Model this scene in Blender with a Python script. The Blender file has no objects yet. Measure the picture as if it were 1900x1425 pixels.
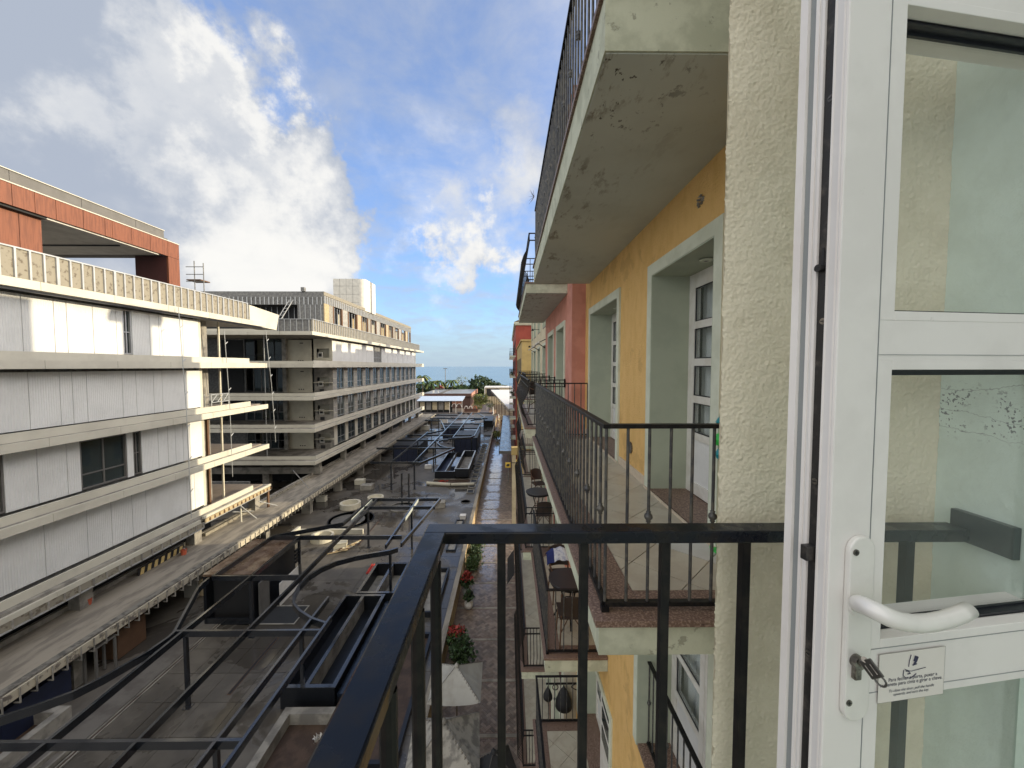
import bpy, math, random
import numpy as np
from mathutils import Vector, noise as mnoise
random.seed(7)
R = math.radians
S = bpy.context.scene
COL = S.collection
# ------------------------------------------------------------------ camera
YAW, PITCH, FPX = 0.0097, 0.0451, 720.0
cam_d = bpy.data.cameras.new('camera'); cam = bpy.data.objects.new('camera', cam_d); COL.objects.link(cam)
cam_d.sensor_width = 36.0; cam_d.lens = FPX / 1900 * 36.0; cam_d.clip_start = 0.02; cam_d.clip_end = 60000
cam.rotation_euler = (math.pi / 2 - PITCH, 0, -YAW); cam.location = (0, 0, 0)
S.camera = cam
# ------------------------------------------------------------------ sky, sun, exposure
SUN_EL, SUN_AZ = 13.0, 84.0          # azimuth clockwise from +Y (down the street)
w = bpy.data.worlds.new('World'); S.world = w; w.use_nodes = True
wn = w.node_tree; wn.nodes.clear()
def N(t, typ, **kw):
    n = t.nodes.new(typ)
    for k, v in kw.items(): setattr(n, k, v)
    return n
def L(t, a, b): t.links.new(a, b)
def M(t, op, a, b=None, c=None, clamp=False):
    n = N(t, 'ShaderNodeMath', operation=op, use_clamp=clamp)
    for i, v in enumerate((a, b, c)):
        if v is None: continue
        if hasattr(v, 'node'): L(t, v, n.inputs[i])
        else: n.inputs[i].default_value = v
    return n.outputs[0]
def VM(t, op, a, b=None, scale=None):
    n = N(t, 'ShaderNodeVectorMath', operation=op)
    for i, v in enumerate((a, b)):
        if v is None: continue
        if hasattr(v, 'node'): L(t, v, n.inputs[i])
        else: n.inputs[i].default_value = v
    if scale is not None: n.inputs['Scale'].default_value = scale
    return n
def MIX(t, f, a, b, blend='MIX'):
    n = N(t, 'ShaderNodeMix', data_type='RGBA', blend_type=blend)
    for i, v in ((0, f), (6, a), (7, b)):
        if hasattr(v, 'node'): L(t, v, n.inputs[i])
        else: n.inputs[i].default_value = v if i == 0 else (v + (1,) if len(v) == 3 else v)
    return n.outputs[2]
def NZ(t, vec, scale, detail=4, rough=.55, dist=0):
    n = N(t, 'ShaderNodeTexNoise')
    if vec is not None: L(t, vec, n.inputs['Vector'])
    n.inputs['Scale'].default_value = scale; n.inputs['Detail'].default_value = detail
    n.inputs['Roughness'].default_value = rough; n.inputs['Distortion'].default_value = dist
    return n.outputs['Fac']
def MR(t, v, a, b, c=0., d=1., smooth=True):
    n = N(t, 'ShaderNodeMapRange'); n.interpolation_type = 'SMOOTHSTEP' if smooth else 'LINEAR'
    L(t, v, n.inputs['Value'])
    for k, x in zip(('From Min', 'From Max', 'To Min', 'To Max'), (a, b, c, d)): n.inputs[k].default_value = x
    return n.outputs[0]
def ray(px, py):
    v = Vector(((px - 950) / FPX, (712.5 - py) / FPX, -1)); v.rotate(cam.rotation_euler); return v
def atY(px, py, Y): v = ray(px, py); return v * (Y / v.y)
def atX(px, py, X): v = ray(px, py); return v * (X / v.x)
def atZ(px, py, Z): v = ray(px, py); return v * (Z / v.z)

sky = N(wn, 'ShaderNodeTexSky'); sky.sky_type = 'NISHITA'; sky.sun_disc = False
sky.sun_elevation = R(SUN_EL); sky.sun_rotation = R(SUN_AZ); sky.altitude = 0; sky.air_density = 1.0
sky.dust_density = 0.3; sky.ozone_density = 3.0
SKY_STR = 0.15
tc = N(wn, 'ShaderNodeTexCoord'); D = tc.outputs['Generated']
sep = N(wn, 'ShaderNodeSeparateXYZ'); L(wn, D, sep.inputs[0])
zc = M(wn, 'ADD', M(wn, 'MAXIMUM', sep.outputs[2], 0.0), 0.16)
cmb = N(wn, 'ShaderNodeCombineXYZ')
L(wn, M(wn, 'DIVIDE', sep.outputs[0], zc), cmb.inputs[0]); L(wn, M(wn, 'DIVIDE', sep.outputs[1], zc), cmb.inputs[1])
Pl = cmb.outputs[0]
nA = NZ(wn, Pl, 0.9, 9, .58, .3); nB = NZ(wn, Pl, 3.2, 8, .62, .2)
nD = NZ(wn, D, 4.0, 7, .6)
wob = N(wn, 'ShaderNodeTexNoise'); wob.inputs['Scale'].default_value = 6; wob.inputs['Detail'].default_value = 7
wob.inputs['Roughness'].default_value = .6
L(wn, D, wob.inputs['Vector'])
wv = VM(wn, 'SCALE', VM(wn, 'SUBTRACT', wob.outputs['Color'], (.5, .5, .5)).outputs[0], scale=.55).outputs[0]
DW = VM(wn, 'ADD', D, wv).outputs[0]
def blob(px, py, r, amp, sharp=.35):
    c = ray(px, py).normalized()
    d = VM(wn, 'DISTANCE', DW, tuple(c)).outputs['Value']
    return MR(wn, d, r / FPX * sharp, r / FPX, amp, 0)
cov = M(wn, 'ADD', M(wn, 'MULTIPLY', nA, .75), .03)
cov = M(wn, 'ADD', cov, M(wn, 'MULTIPLY', nB, .45))
for b in ((20, 360, 520, .55), (250, 30, 260, -.12), (280, 460, 380, .45), (450, 470, 200, .35), (480, 300, 130, .2),
          (860, 330, 190, .20), (960, 250, 140, .15), (840, 460, 85, .30), (890, 520, 70, .2), (620, 400, 90, .2),
          (620, 215, 170, -.42), (780, 240, 170, -.35), (490, 130, 140, -.15), (740, 500, 120, -.45), (950, 560, 120, -.3)):
    cov = M(wn, 'ADD', cov, blob(*b))
back = MR(wn, sep.outputs[1], .35, -.35)                      # fuller, brighter cloud added behind the viewer to light door and pier
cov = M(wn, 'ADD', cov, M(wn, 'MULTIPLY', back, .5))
mask = M(wn, 'MAXIMUM', MR(wn, cov, .36, 1.12), MR(wn, nB, .33, .72, .28, .68))
# cloud tone: bright sunlit masses against grey-blue veils
nS = NZ(wn, Pl, 1.6, 5, .5, .2)
tone = M(wn, 'ADD', M(wn, 'ADD', M(wn, 'MULTIPLY', nB, .26), M(wn, 'MULTIPLY', nS, .30)), M(wn, 'MULTIPLY', nD, .35))
for b in ((370, 235, 140, .42), (455, 215, 60, .22), (520, 480, 170, .42), (430, 530, 200, .2), (380, 345, 80, -.12), (60, 250, 300, -.1), (250, 100, 250, -.08), (880, 340, 160, .25), (840, 460, 90, .3)):
    tone = M(wn, 'ADD', tone, blob(*b))
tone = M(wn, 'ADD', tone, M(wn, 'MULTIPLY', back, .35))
tone = MR(wn, tone, .30, 1.10)
elev = MR(wn, sep.outputs[2], 0.0, .25)
ccol = MIX(wn, tone, (1.12, 1.26, 1.52), (2.45, 2.42, 2.34))
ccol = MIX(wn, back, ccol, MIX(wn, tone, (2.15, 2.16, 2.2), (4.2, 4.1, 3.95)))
sdv = Vector((math.sin(R(SUN_AZ)) * math.cos(R(SUN_EL)), math.cos(R(SUN_AZ)) * math.cos(R(SUN_EL)), math.sin(R(SUN_EL))))
dsun = VM(wn, 'DISTANCE', D, tuple(sdv)).outputs['Value']
ccol = MIX(wn, MR(wn, dsun, 0.1, 1.34, 1, 0), ccol, (11.5, 10.2, 8.4))     # clouds glow around the sun
skyc = MIX(wn, 1.0, sky.outputs[0], (.66, .76, .95), 'MULTIPLY')
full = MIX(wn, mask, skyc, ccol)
full = MIX(wn, MR(wn, sep.outputs[2], 0.0, .16, .85, 0), full, (1.15, 1.5, 1.85))      # pale sea haze at the horizon
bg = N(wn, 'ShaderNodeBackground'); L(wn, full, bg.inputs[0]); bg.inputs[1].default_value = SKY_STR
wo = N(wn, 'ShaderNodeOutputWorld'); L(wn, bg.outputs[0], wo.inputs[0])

sd = bpy.data.lights.new('sun', 'SUN'); sun = bpy.data.objects.new('sun', sd); COL.objects.link(sun)
sd.energy = 2.0; sd.angle = R(0.6); sd.color = (1.0, .85, .60)
sdir = Vector((math.sin(R(SUN_AZ)) * math.cos(R(SUN_EL)), math.cos(R(SUN_AZ)) * math.cos(R(SUN_EL)), math.sin(R(SUN_EL))))
sun.rotation_euler = sdir.to_track_quat('Z', 'Y').to_euler(); sun.location = (30, 0, 40)
S.view_settings.view_transform = 'Standard'; S.view_settings.look = 'None'
S.view_settings.exposure = 1.42; S.view_settings.gamma = 1.0
try: S.view_settings.use_curve_mapping = False
except Exception: pass
S.cycles.max_bounces = 8; S.cycles.transparent_max_bounces = 16

# ------------------------------------------------------------------ materials
MATS = {}
def mat(name, col, rough=.75, metal=0., col2=None, sc=2., lo=.42, hi=.62, bump=0., bsc=60., bd=.004, rough2=None, rsc=1.5,
        brick=None, ribs=None, spots=None, spec=.5, stretch=None, fn=None, island=0.):
    if name in MATS: return MATS[name]
    m = bpy.data.materials.new(name); m.use_nodes = True; t = m.node_tree
    b = t.nodes['Principled BSDF']; MATS[name] = m
    g = N(t, 'ShaderNodeNewGeometry'); pos = g.outputs['Position']
    if stretch: pos_c = VM(t, 'MULTIPLY', pos, stretch).outputs[0]
    else: pos_c = pos
    c = col + (1,)
    cs = None
    if col2:
        f = MR(t, NZ(t, pos_c, sc, 7, .6), lo, hi); cs = MIX(t, f, col, col2)
    else:
        f = MR(t, NZ(t, pos_c, sc, 6, .6), .3, .7); cs = MIX(t, f, tuple(x * .88 for x in col), tuple(min(1, x * 1.08) for x in col))
    if spots:
        sc_, thr, scol, amt = spots
        f = MR(t, NZ(t, pos, sc_, 8, .65), thr, thr + .05, 0, amt); cs = MIX(t, f, cs, scol)
    if island:
        oi = N(t, 'ShaderNodeObjectInfo'); rr = MR(t, M(t, 'FRACT', M(t, 'ADD', g.outputs['Random Per Island'], oi.outputs['Random'])), 0, 1, 1 - island, 1 + island, False)
        cc = N(t, 'ShaderNodeCombineColor')
        for i in range(3): L(t, rr, cc.inputs[i])
        cs = MIX(t, 1., cs, cc.outputs[0], 'MULTIPLY')
    L(t, cs, b.inputs['Base Color'])
    b.inputs['Metallic'].default_value = metal; b.inputs['Specular IOR Level'].default_value = spec
    if rough2 is not None:
        L(t, MR(t, NZ(t, pos, rsc, 6, .6), .42, .6, rough, rough2), b.inputs['Roughness'])
    else: b.inputs['Roughness'].default_value = rough
    h = None
    if bump:
        h = M(t, 'MULTIPLY', NZ(t, pos, bsc, 5, .6), 1.0)
    if ribs:
        s2 = N(t, 'ShaderNodeSeparateXYZ'); L(t, pos, s2.inputs[0])
        r_ = M(t, 'ABSOLUTE', M(t, 'SINE', M(t, 'MULTIPLY', s2.outputs[ribs[0]], ribs[1])))
        h = M(t, 'MULTIPLY', r_, ribs[2]) if h is None else M(t, 'ADD', h, M(t, 'MULTIPLY', r_, ribs[2]))
    if h is not None:
        bn = N(t, 'ShaderNodeBump'); bn.inputs['Strength'].default_value = bump or 1; bn.inputs['Distance'].default_value = bd
        L(t, h, bn.inputs['Height']); L(t, bn.outputs[0], b.inputs['Normal'])
    if fn: fn(t, b, g, pos, cs)
    return m
def glass_mat(name, tint, alpha=.12, dark=None):
    m = bpy.data.materials.new(name); m.use_nodes = True; t = m.node_tree; t.nodes.clear(); MATS[name] = m
    tr = N(t, 'ShaderNodeBsdfTransparent'); tr.inputs[0].default_value = tint + (1,)
    gl = N(t, 'ShaderNodeBsdfGlossy'); gl.inputs['Roughness'].default_value = .02
    df = N(t, 'ShaderNodeBsdfDiffuse'); df.inputs[0].default_value = (dark or (.5, .55, .5)) + (1,)
    lw = N(t, 'ShaderNodeLayerWeight'); lw.inputs[0].default_value = .5
    fr = N(t, 'ShaderNodeMath', operation='MULTIPLY_ADD'); L(t, M(t, 'POWER', lw.outputs['Facing'], 4.0), fr.inputs[0]); fr.inputs[1].default_value = .8; fr.inputs[2].default_value = .02
    m1 = N(t, 'ShaderNodeMixShader'); m1.inputs[0].default_value = alpha; L(t, tr.outputs[0], m1.inputs[1]); L(t, df.outputs[0], m1.inputs[2])
    m2 = N(t, 'ShaderNodeMixShader'); L(t, fr.outputs[0], m2.inputs[0]); L(t, m1.outputs[0], m2.inputs[1]); L(t, gl.outputs[0], m2.inputs[2])
    o = N(t, 'ShaderNodeOutputMaterial'); L(t, m2.outputs[0], o.inputs[0]); return m

def crack_fn(t, b, g, pos, cs):
    s2 = N(t, 'ShaderNodeSeparateXYZ'); L(t, pos, s2.inputs[0]); z = s2.outputs[2]
    n1 = NZ(t, pos, 9, 5, .6); acc = None
    for z0 in (-.035, -.083, -.118, .005):
        d = M(t, 'ABSOLUTE', M(t, 'ADD', M(t, 'SUBTRACT', z, z0), M(t, 'MULTIPLY', M(t, 'SUBTRACT', n1, .5), .07)))
        k = MR(t, d, .0001, .0007, .6, 0); acc = k if acc is None else M(t, 'MAXIMUM', acc, k)
    band = M(t, 'MULTIPLY', MR(t, z, -.14, -.10), MR(t, z, -.06, -.015, 1, 0))
    sp = M(t, 'MULTIPLY', band, MR(t, NZ(t, pos, 190, 1.5, .5), .60, .64, 0, .85))
    sp = M(t, 'MULTIPLY', sp, MR(t, NZ(t, pos, 14, 2, .5), .40, .52))
    c = MIX(t, M(t, 'MAXIMUM', acc, sp), cs, (.10, .10, .11)); L(t, c, b.inputs['Base Color'])

M_cream = mat('cream_stucco', (.76, .70, .545), .92, col2=(.69, .63, .48), sc=9, bump=.5, bsc=500, bd=.002, spots=(42, .70, (.26, .22, .16), .55))
M_mint_st = mat('mint_stucco', (.68, .78, .70), .9, col2=(.63, .72, .64), sc=12, bump=.5, bsc=160, bd=.002, fn=crack_fn)
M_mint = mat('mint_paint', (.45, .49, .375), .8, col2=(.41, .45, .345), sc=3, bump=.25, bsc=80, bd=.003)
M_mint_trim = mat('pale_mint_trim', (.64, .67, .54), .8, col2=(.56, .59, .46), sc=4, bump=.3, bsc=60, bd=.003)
M_slab = mat('stained_pale_slab', (.58, .60, .46), .85, col2=(.45, .47, .35), sc=5, bump=.35, bsc=70, bd=.004, spots=(13, .60, (.14, .125, .09), .5))
def soffit_fn(t, b, g, pos, cs):
    f = MR(t, NZ(t, VM(t, 'MULTIPLY', pos, (9, 3.2, 4)).outputs[0], 1.0, 9, .72), .52, .62, 0, .7)
    f2 = MR(t, NZ(t, pos, 1.1, 2, .5), .42, .52)
    s2 = N(t, 'ShaderNodeSeparateXYZ'); L(t, pos, s2.inputs[0])
    k = MR(t, s2.outputs[0], .5, 1.25, 1, .1)
    f3 = MR(t, NZ(t, VM(t, 'MULTIPLY', pos, (14, 9, 9)).outputs[0], 1.0, 9, .7), .585, .62, 0, .95)
    near = MR(t, s2.outputs[1], 2.3, 2.9, 1, 0)
    c = MIX(t, M(t, 'MULTIPLY', M(t, 'MULTIPLY', f, f2), k), cs, (.17, .145, .10))
    c = MIX(t, M(t, 'MULTIPLY', M(t, 'MULTIPLY', f3, near), k), c, (.035, .025, .02)); L(t, c, b.inputs['Base Color'])
M_soffit = mat('soffit_grey_green', (.56, .61, .56), .9, col2=(.51, .555, .505), sc=1.2, bump=.2, bsc=40, bd=.003, fn=soffit_fn)
M_yellow = mat('yellow_stucco', (.80, .515, .19), .88, col2=(.73, .455, .15), sc=9, lo=.4, hi=.7, bump=.9, bsc=55, bd=.016, stretch=(1, 1, .45), spots=(1.7, .56, (.55, .33, .11), .5))
M_pink = mat('pink_stucco', (.62, .28, .21), .88, col2=(.54, .23, .17), sc=3, bump=.6, bsc=26, bd=.012)
M_cream2 = mat('cream_paint', (.66, .58, .40), .85, col2=(.55, .47, .31), sc=1.5, bump=.2, bsc=20, bd=.01)
M_olive = mat('ochre_paint', (.50, .37, .15), .85, col2=(.42, .31, .13), sc=1.5)
M_red = mat('brick_red_paint', (.36, .085, .06), .85, col2=(.30, .07, .05), sc=1.0)
M_granite = mat('brown_granite', (.15, .092, .066), .5, col2=(.31, .215, .165), sc=75, lo=.45, hi=.62, bump=.35, bsc=50, bd=.003, spots=(28, .60, (.06, .03, .022), .8))
M_tile = mat('beige_floor_tile', (.50, .46, .36), .35, col2=(.44, .39, .30), sc=6, island=.07)
M_tile_pale = mat('pale_floor_tile', (.58, .57, .52), .35, col2=(.52, .51, .46), sc=6)
M_grout = mat('grout', (.13, .09, .06), .9)
M_skirt = mat('skirting_tile', (.62, .53, .40), .5, col2=(.56, .46, .34), sc=20)
M_iron = mat('black_iron', (.009, .009, .010), .42, .2, col2=(.02, .018, .016), sc=25, bump=.2, bsc=120, bd=.001, spec=.3)
M_iron_wet = mat('wet_black_iron', (.006, .008, .013), .12, .0, col2=(.012, .011, .011), sc=30, rough2=.42, rsc=14, bump=.12, bsc=70, bd=.0015, spec=.28)
M_ironm = mat('grey_bar', (.06, .062, .066), .4, .3, col2=(.12, .115, .10), sc=18)
M_alu = mat('white_aluminium', (.80, .775, .745), .38, col2=(.75, .725, .695), sc=7, bump=.03, bsc=400, bd=.001, spots=(38, .70, (.34, .31, .27), .45))
M_alu_b = mat('white_bright_profile', (.90, .86, .81), .35, col2=(.84, .79, .74), sc=6)
M_alu_g = mat('grey_profile', (.30, .32, .32), .5)
M_pvc = mat('white_door_frame', (.74, .72, .66), .4, col2=(.66, .63, .56), sc=6)
M_metal_old = mat('rusty_steel_strip', (.045, .043, .042), .5, .6, col2=(.13, .115, .10), sc=35, lo=.5, hi=.75, bump=.4, bsc=160, bd=.001)
M_rubber = mat('black_gasket', (.012, .014, .02), .4)
M_chrome = mat('worn_steel', (.28, .26, .23), .32, .9, col2=(.12, .11, .10), sc=80)
M_handle = mat('silver_white_handle', (.78, .76, .72), .3, .1, col2=(.74, .72, .68), sc=20)
M_glass = glass_mat('clear_glass', (.992, .998, .994), .006, (.6, .66, .62))
M_glass_d = glass_mat('window_glass', (.45, .5, .5), .25, (.10, .13, .14))
M_curtain = mat('white_curtain', (.80, .80, .78), .9, col2=(.66, .67, .65), sc=8, stretch=(1, 6, .3))
# left buildings
M_panel = mat('ribbed_white_panel', (.66, .67, .66), .75, col2=(.61, .62, .61), sc=.8, ribs=(1, 34, .8), bump=.6, bsc=9, bd=.02)
M_fascia = mat('pale_fascia', (.54, .52, .44), .6, col2=(.48, .46, .39), sc=.6)
M_conc = mat('raw_concrete', (.30, .285, .25), .85, col2=(.17, .16, .145), sc=1.3, bump=.3, bsc=12, bd=.01)
M_board = mat('mottled_board', (.25, .23, .185), .9, col2=(.12, .10, .075), sc=5, lo=.52, hi=.66)
M_boardg = mat('grey_board', (.15, .15, .15), .9, col2=(.22, .22, .21), sc=4)
M_stud = mat('galvanised_stud', (.42, .43, .43), .45, .35)
M_redp = mat('red_wood_panel', (.19, .060, .024), .6, col2=(.135, .040, .015), sc=12, stretch=(1, 1, .08))
M_greyp = mat('grey_panel', (.125, .12, .112), .7)
M_white_in = mat('white_ceiling', (.55, .54, .50), .8)
M_red_shade = mat('shaded_red_panel', (.060, .016, .014), .6)  # red panel colour darkened, shade painted into the return wall
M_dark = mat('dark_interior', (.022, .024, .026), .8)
M_plast = mat('cream_plaster', (.56, .53, .43), .8, col2=(.50, .47, .38), sc=1)
M_block = mat('grey_blockwork', (.26, .255, .24), .9, col2=(.36, .35, .32), sc=2.5)
M_ply = mat('plywood', (.42, .34, .21), .85, col2=(.33, .26, .15), sc=4)
M_steelb = mat('dark_blue_steel', (.009, .012, .018), .26, .1, col2=(.015, .018, .023), sc=2, spec=.6, fn=lambda t, b, g, pos, cs: (setattr(b.inputs['Coat Weight'], 'default_value', 1.0), setattr(b.inputs['Coat Roughness'], 'default_value', .12)))
M_steeln = mat('near_black_steel', (.008, .010, .014), .4, .1)
M_lit_steel = mat('pale_lit_steel', (.42, .46, .44), .6)
def wet_fn(t, b, g, pos, cs):
    f = NZ(t, pos, .22, 5, .6, .5)
    L(t, MR(t, f, .46, .56, .55, .08), b.inputs['Roughness'])
    c = MIX(t, MR(t, f, .46, .56), cs, (.06, .054, .047)); L(t, c, b.inputs['Base Color'])
M_deck = mat('wet_concrete_deck', (.125, .113, .095), .6, col2=(.085, .077, .064), sc=.7, bump=.15, bsc=9, bd=.006, fn=wet_fn, island=.16)
M_walk = mat('walkway_concrete', (.30, .27, .22), .9, col2=(.19, .17, .14), sc=1.1, bump=.3, bsc=8, bd=.01, stretch=(2.2, .5, 1))
M_wallb = mat('beige_wall', (.42, .32, .19), .85, col2=(.30, .225, .13), sc=1.0)
def wetpath(t, b, pos):
    s2 = N(t, 'ShaderNodeSeparateXYZ'); L(t, pos, s2.inputs[0]); nz = NZ(t, pos, .9, 6, .65)
    x = M(t, 'ADD', s2.outputs[0], M(t, 'MULTIPLY', M(t, 'SUBTRACT', nz, .5), 1.6))
    wm = M(t, 'MULTIPLY', MR(t, x, -2.6, -2.1), MR(t, x, -1.3, -.6, 1, 0)); wm = M(t, 'MULTIPLY', wm, MR(t, s2.outputs[1], 20, 30)); wm = M(t, 'MULTIPLY', wm, MR(t, NZ(t, pos, 2.4, 6, .7), .36, .52, .35, 1))
    L(t, MR(t, wm, 0, 1, .5, .05), b.inputs['Roughness']); L(t, MR(t, wm, 0, 1, .4, .9), b.inputs['Specular IOR Level'])
    L(t, wm, b.inputs['Coat Weight']); b.inputs['Coat IOR'].default_value = 1.8; b.inputs['Coat Roughness'].default_value = .07
M_brick = mat('herringbone_brick', (.17, .125, .09), .5, col2=(.215, .17, .13), sc=3, island=.38, bump=.3, bsc=40, bd=.004, fn=lambda t, b, g, pos, cs: wetpath(t, b, pos))
def path_fn(t, b, g, pos, cs):
    bk = N(t, 'ShaderNodeTexBrick'); L(t, pos, bk.inputs['Vector']); bk.inputs['Scale'].default_value = 3.2
    bk.inputs['Color1'].default_value = (.17, .11, .08, 1); bk.inputs['Color2'].default_value = (.23, .165, .12, 1); bk.inputs['Mortar'].default_value = (.05, .04, .035, 1)
    L(t, bk.outputs['Color'], b.inputs['Base Color'])
    wetpath(t, b, pos)
M_path = mat('wet_brick_path', (.2, .14, .1), .5, bump=.3, bsc=9, bd=.02, fn=path_fn)
M_ground = mat('far_ground', (.15, .12, .09), .8, col2=(.20, .16, .12), sc=.2)
M_sea = mat('sea_water', (.11, .19, .25), .22, col2=(.09, .165, .22), sc=.006, bump=.5, bsc=.25, bd=.6)
M_soil = mat('wet_soil', (.05, .03, .02), .7, col2=(.08, .05, .033), sc=2, bump=.5, bsc=6, bd=.05)
M_leaf = mat('green_leaves', (.045, .085, .02), .6, island=.45)
M_leaf_d = mat('dark_green_leaves', (.028, .055, .016), .6, island=.5)
M_leaf_y = mat('yellow_green_leaves', (.13, .15, .03), .6, island=.4)
M_leaf_r = mat('red_leaves', (.24, .025, .018), .6, island=.4)
M_bark = mat('bark', (.09, .065, .045), .9)
M_white = mat('white_paint', (.72, .70, .66), .6)
M_pot = mat('glazed_pot', (.38, .40, .39), .35)
M_canvas = mat('pale_canvas', (.40, .39, .35), .85, col2=(.34, .325, .285), sc=1.6, bump=.3, bsc=5, bd=.03)
M_canvas_d = mat('weathered_canvas', (.34, .32, .275), .85, col2=(.17, .16, .14), sc=3.4, bump=.4, bsc=5, bd=.04)
M_cloth_d = mat('dark_cloth', (.018, .019, .022), .7, bump=.5, bsc=6, bd=.05)
M_rattan = mat('brown_weave', (.045, .03, .022), .6, bump=.4, bsc=150, bd=.003)
M_tabtop = mat('black_tabletop', (.03, .03, .034), .35)
M_blue = mat('blue_cloth', (.01, .02, .12), .8)
M_whitec = mat('white_cloth', (.6, .62, .66), .8, col2=(.35, .38, .5), sc=18)
M_yel = mat('yellow_paint', (.72, .50, .08), .6)
M_yelh = mat('faded_yellow_paint', (.62, .47, .20), .6)
M_blk = mat('black_paint', (.015, .015, .016), .6)
M_redplas = mat('red_plastic', (.5, .035, .02), .5)
M_orange = mat('orange_plastic', (.45, .10, .05), .6)
M_navy = mat('navy_panel', (.012, .018, .045), .5)
M_boxb = mat('brown_box', (.12, .065, .035), .8)
M_brownroof = mat('wet_brown_roof', (.17, .12, .085), .45, col2=(.085, .05, .032), sc=1.1, rough2=.15)
M_blueroof = mat('wet_canopy_roof', (.22, .30, .40), .10, col2=(.10, .13, .17), sc=.8, rough2=.35, rsc=2, bump=.15, bsc=1.2, bd=.03)
M_greyroof = mat('grey_metal_roof', (.28, .29, .30), .4, col2=(.22, .23, .24), sc=.3, ribs=(0, 5, .3))
M_darkred = mat('dark_red_wall', (.10, .055, .045), .8)
M_water = mat('dark_water', (.01, .012, .014), .05)
M_ink = mat('dark_ink', (.025, .03, .07), .6)
M_paper = mat('clear_sticker', (.76, .72, .67), .3)
M_green = mat('green_plastic', (.03, .45, .06), .4); M_teal = mat('teal_plastic', (.0, .22, .25), .4)

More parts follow.
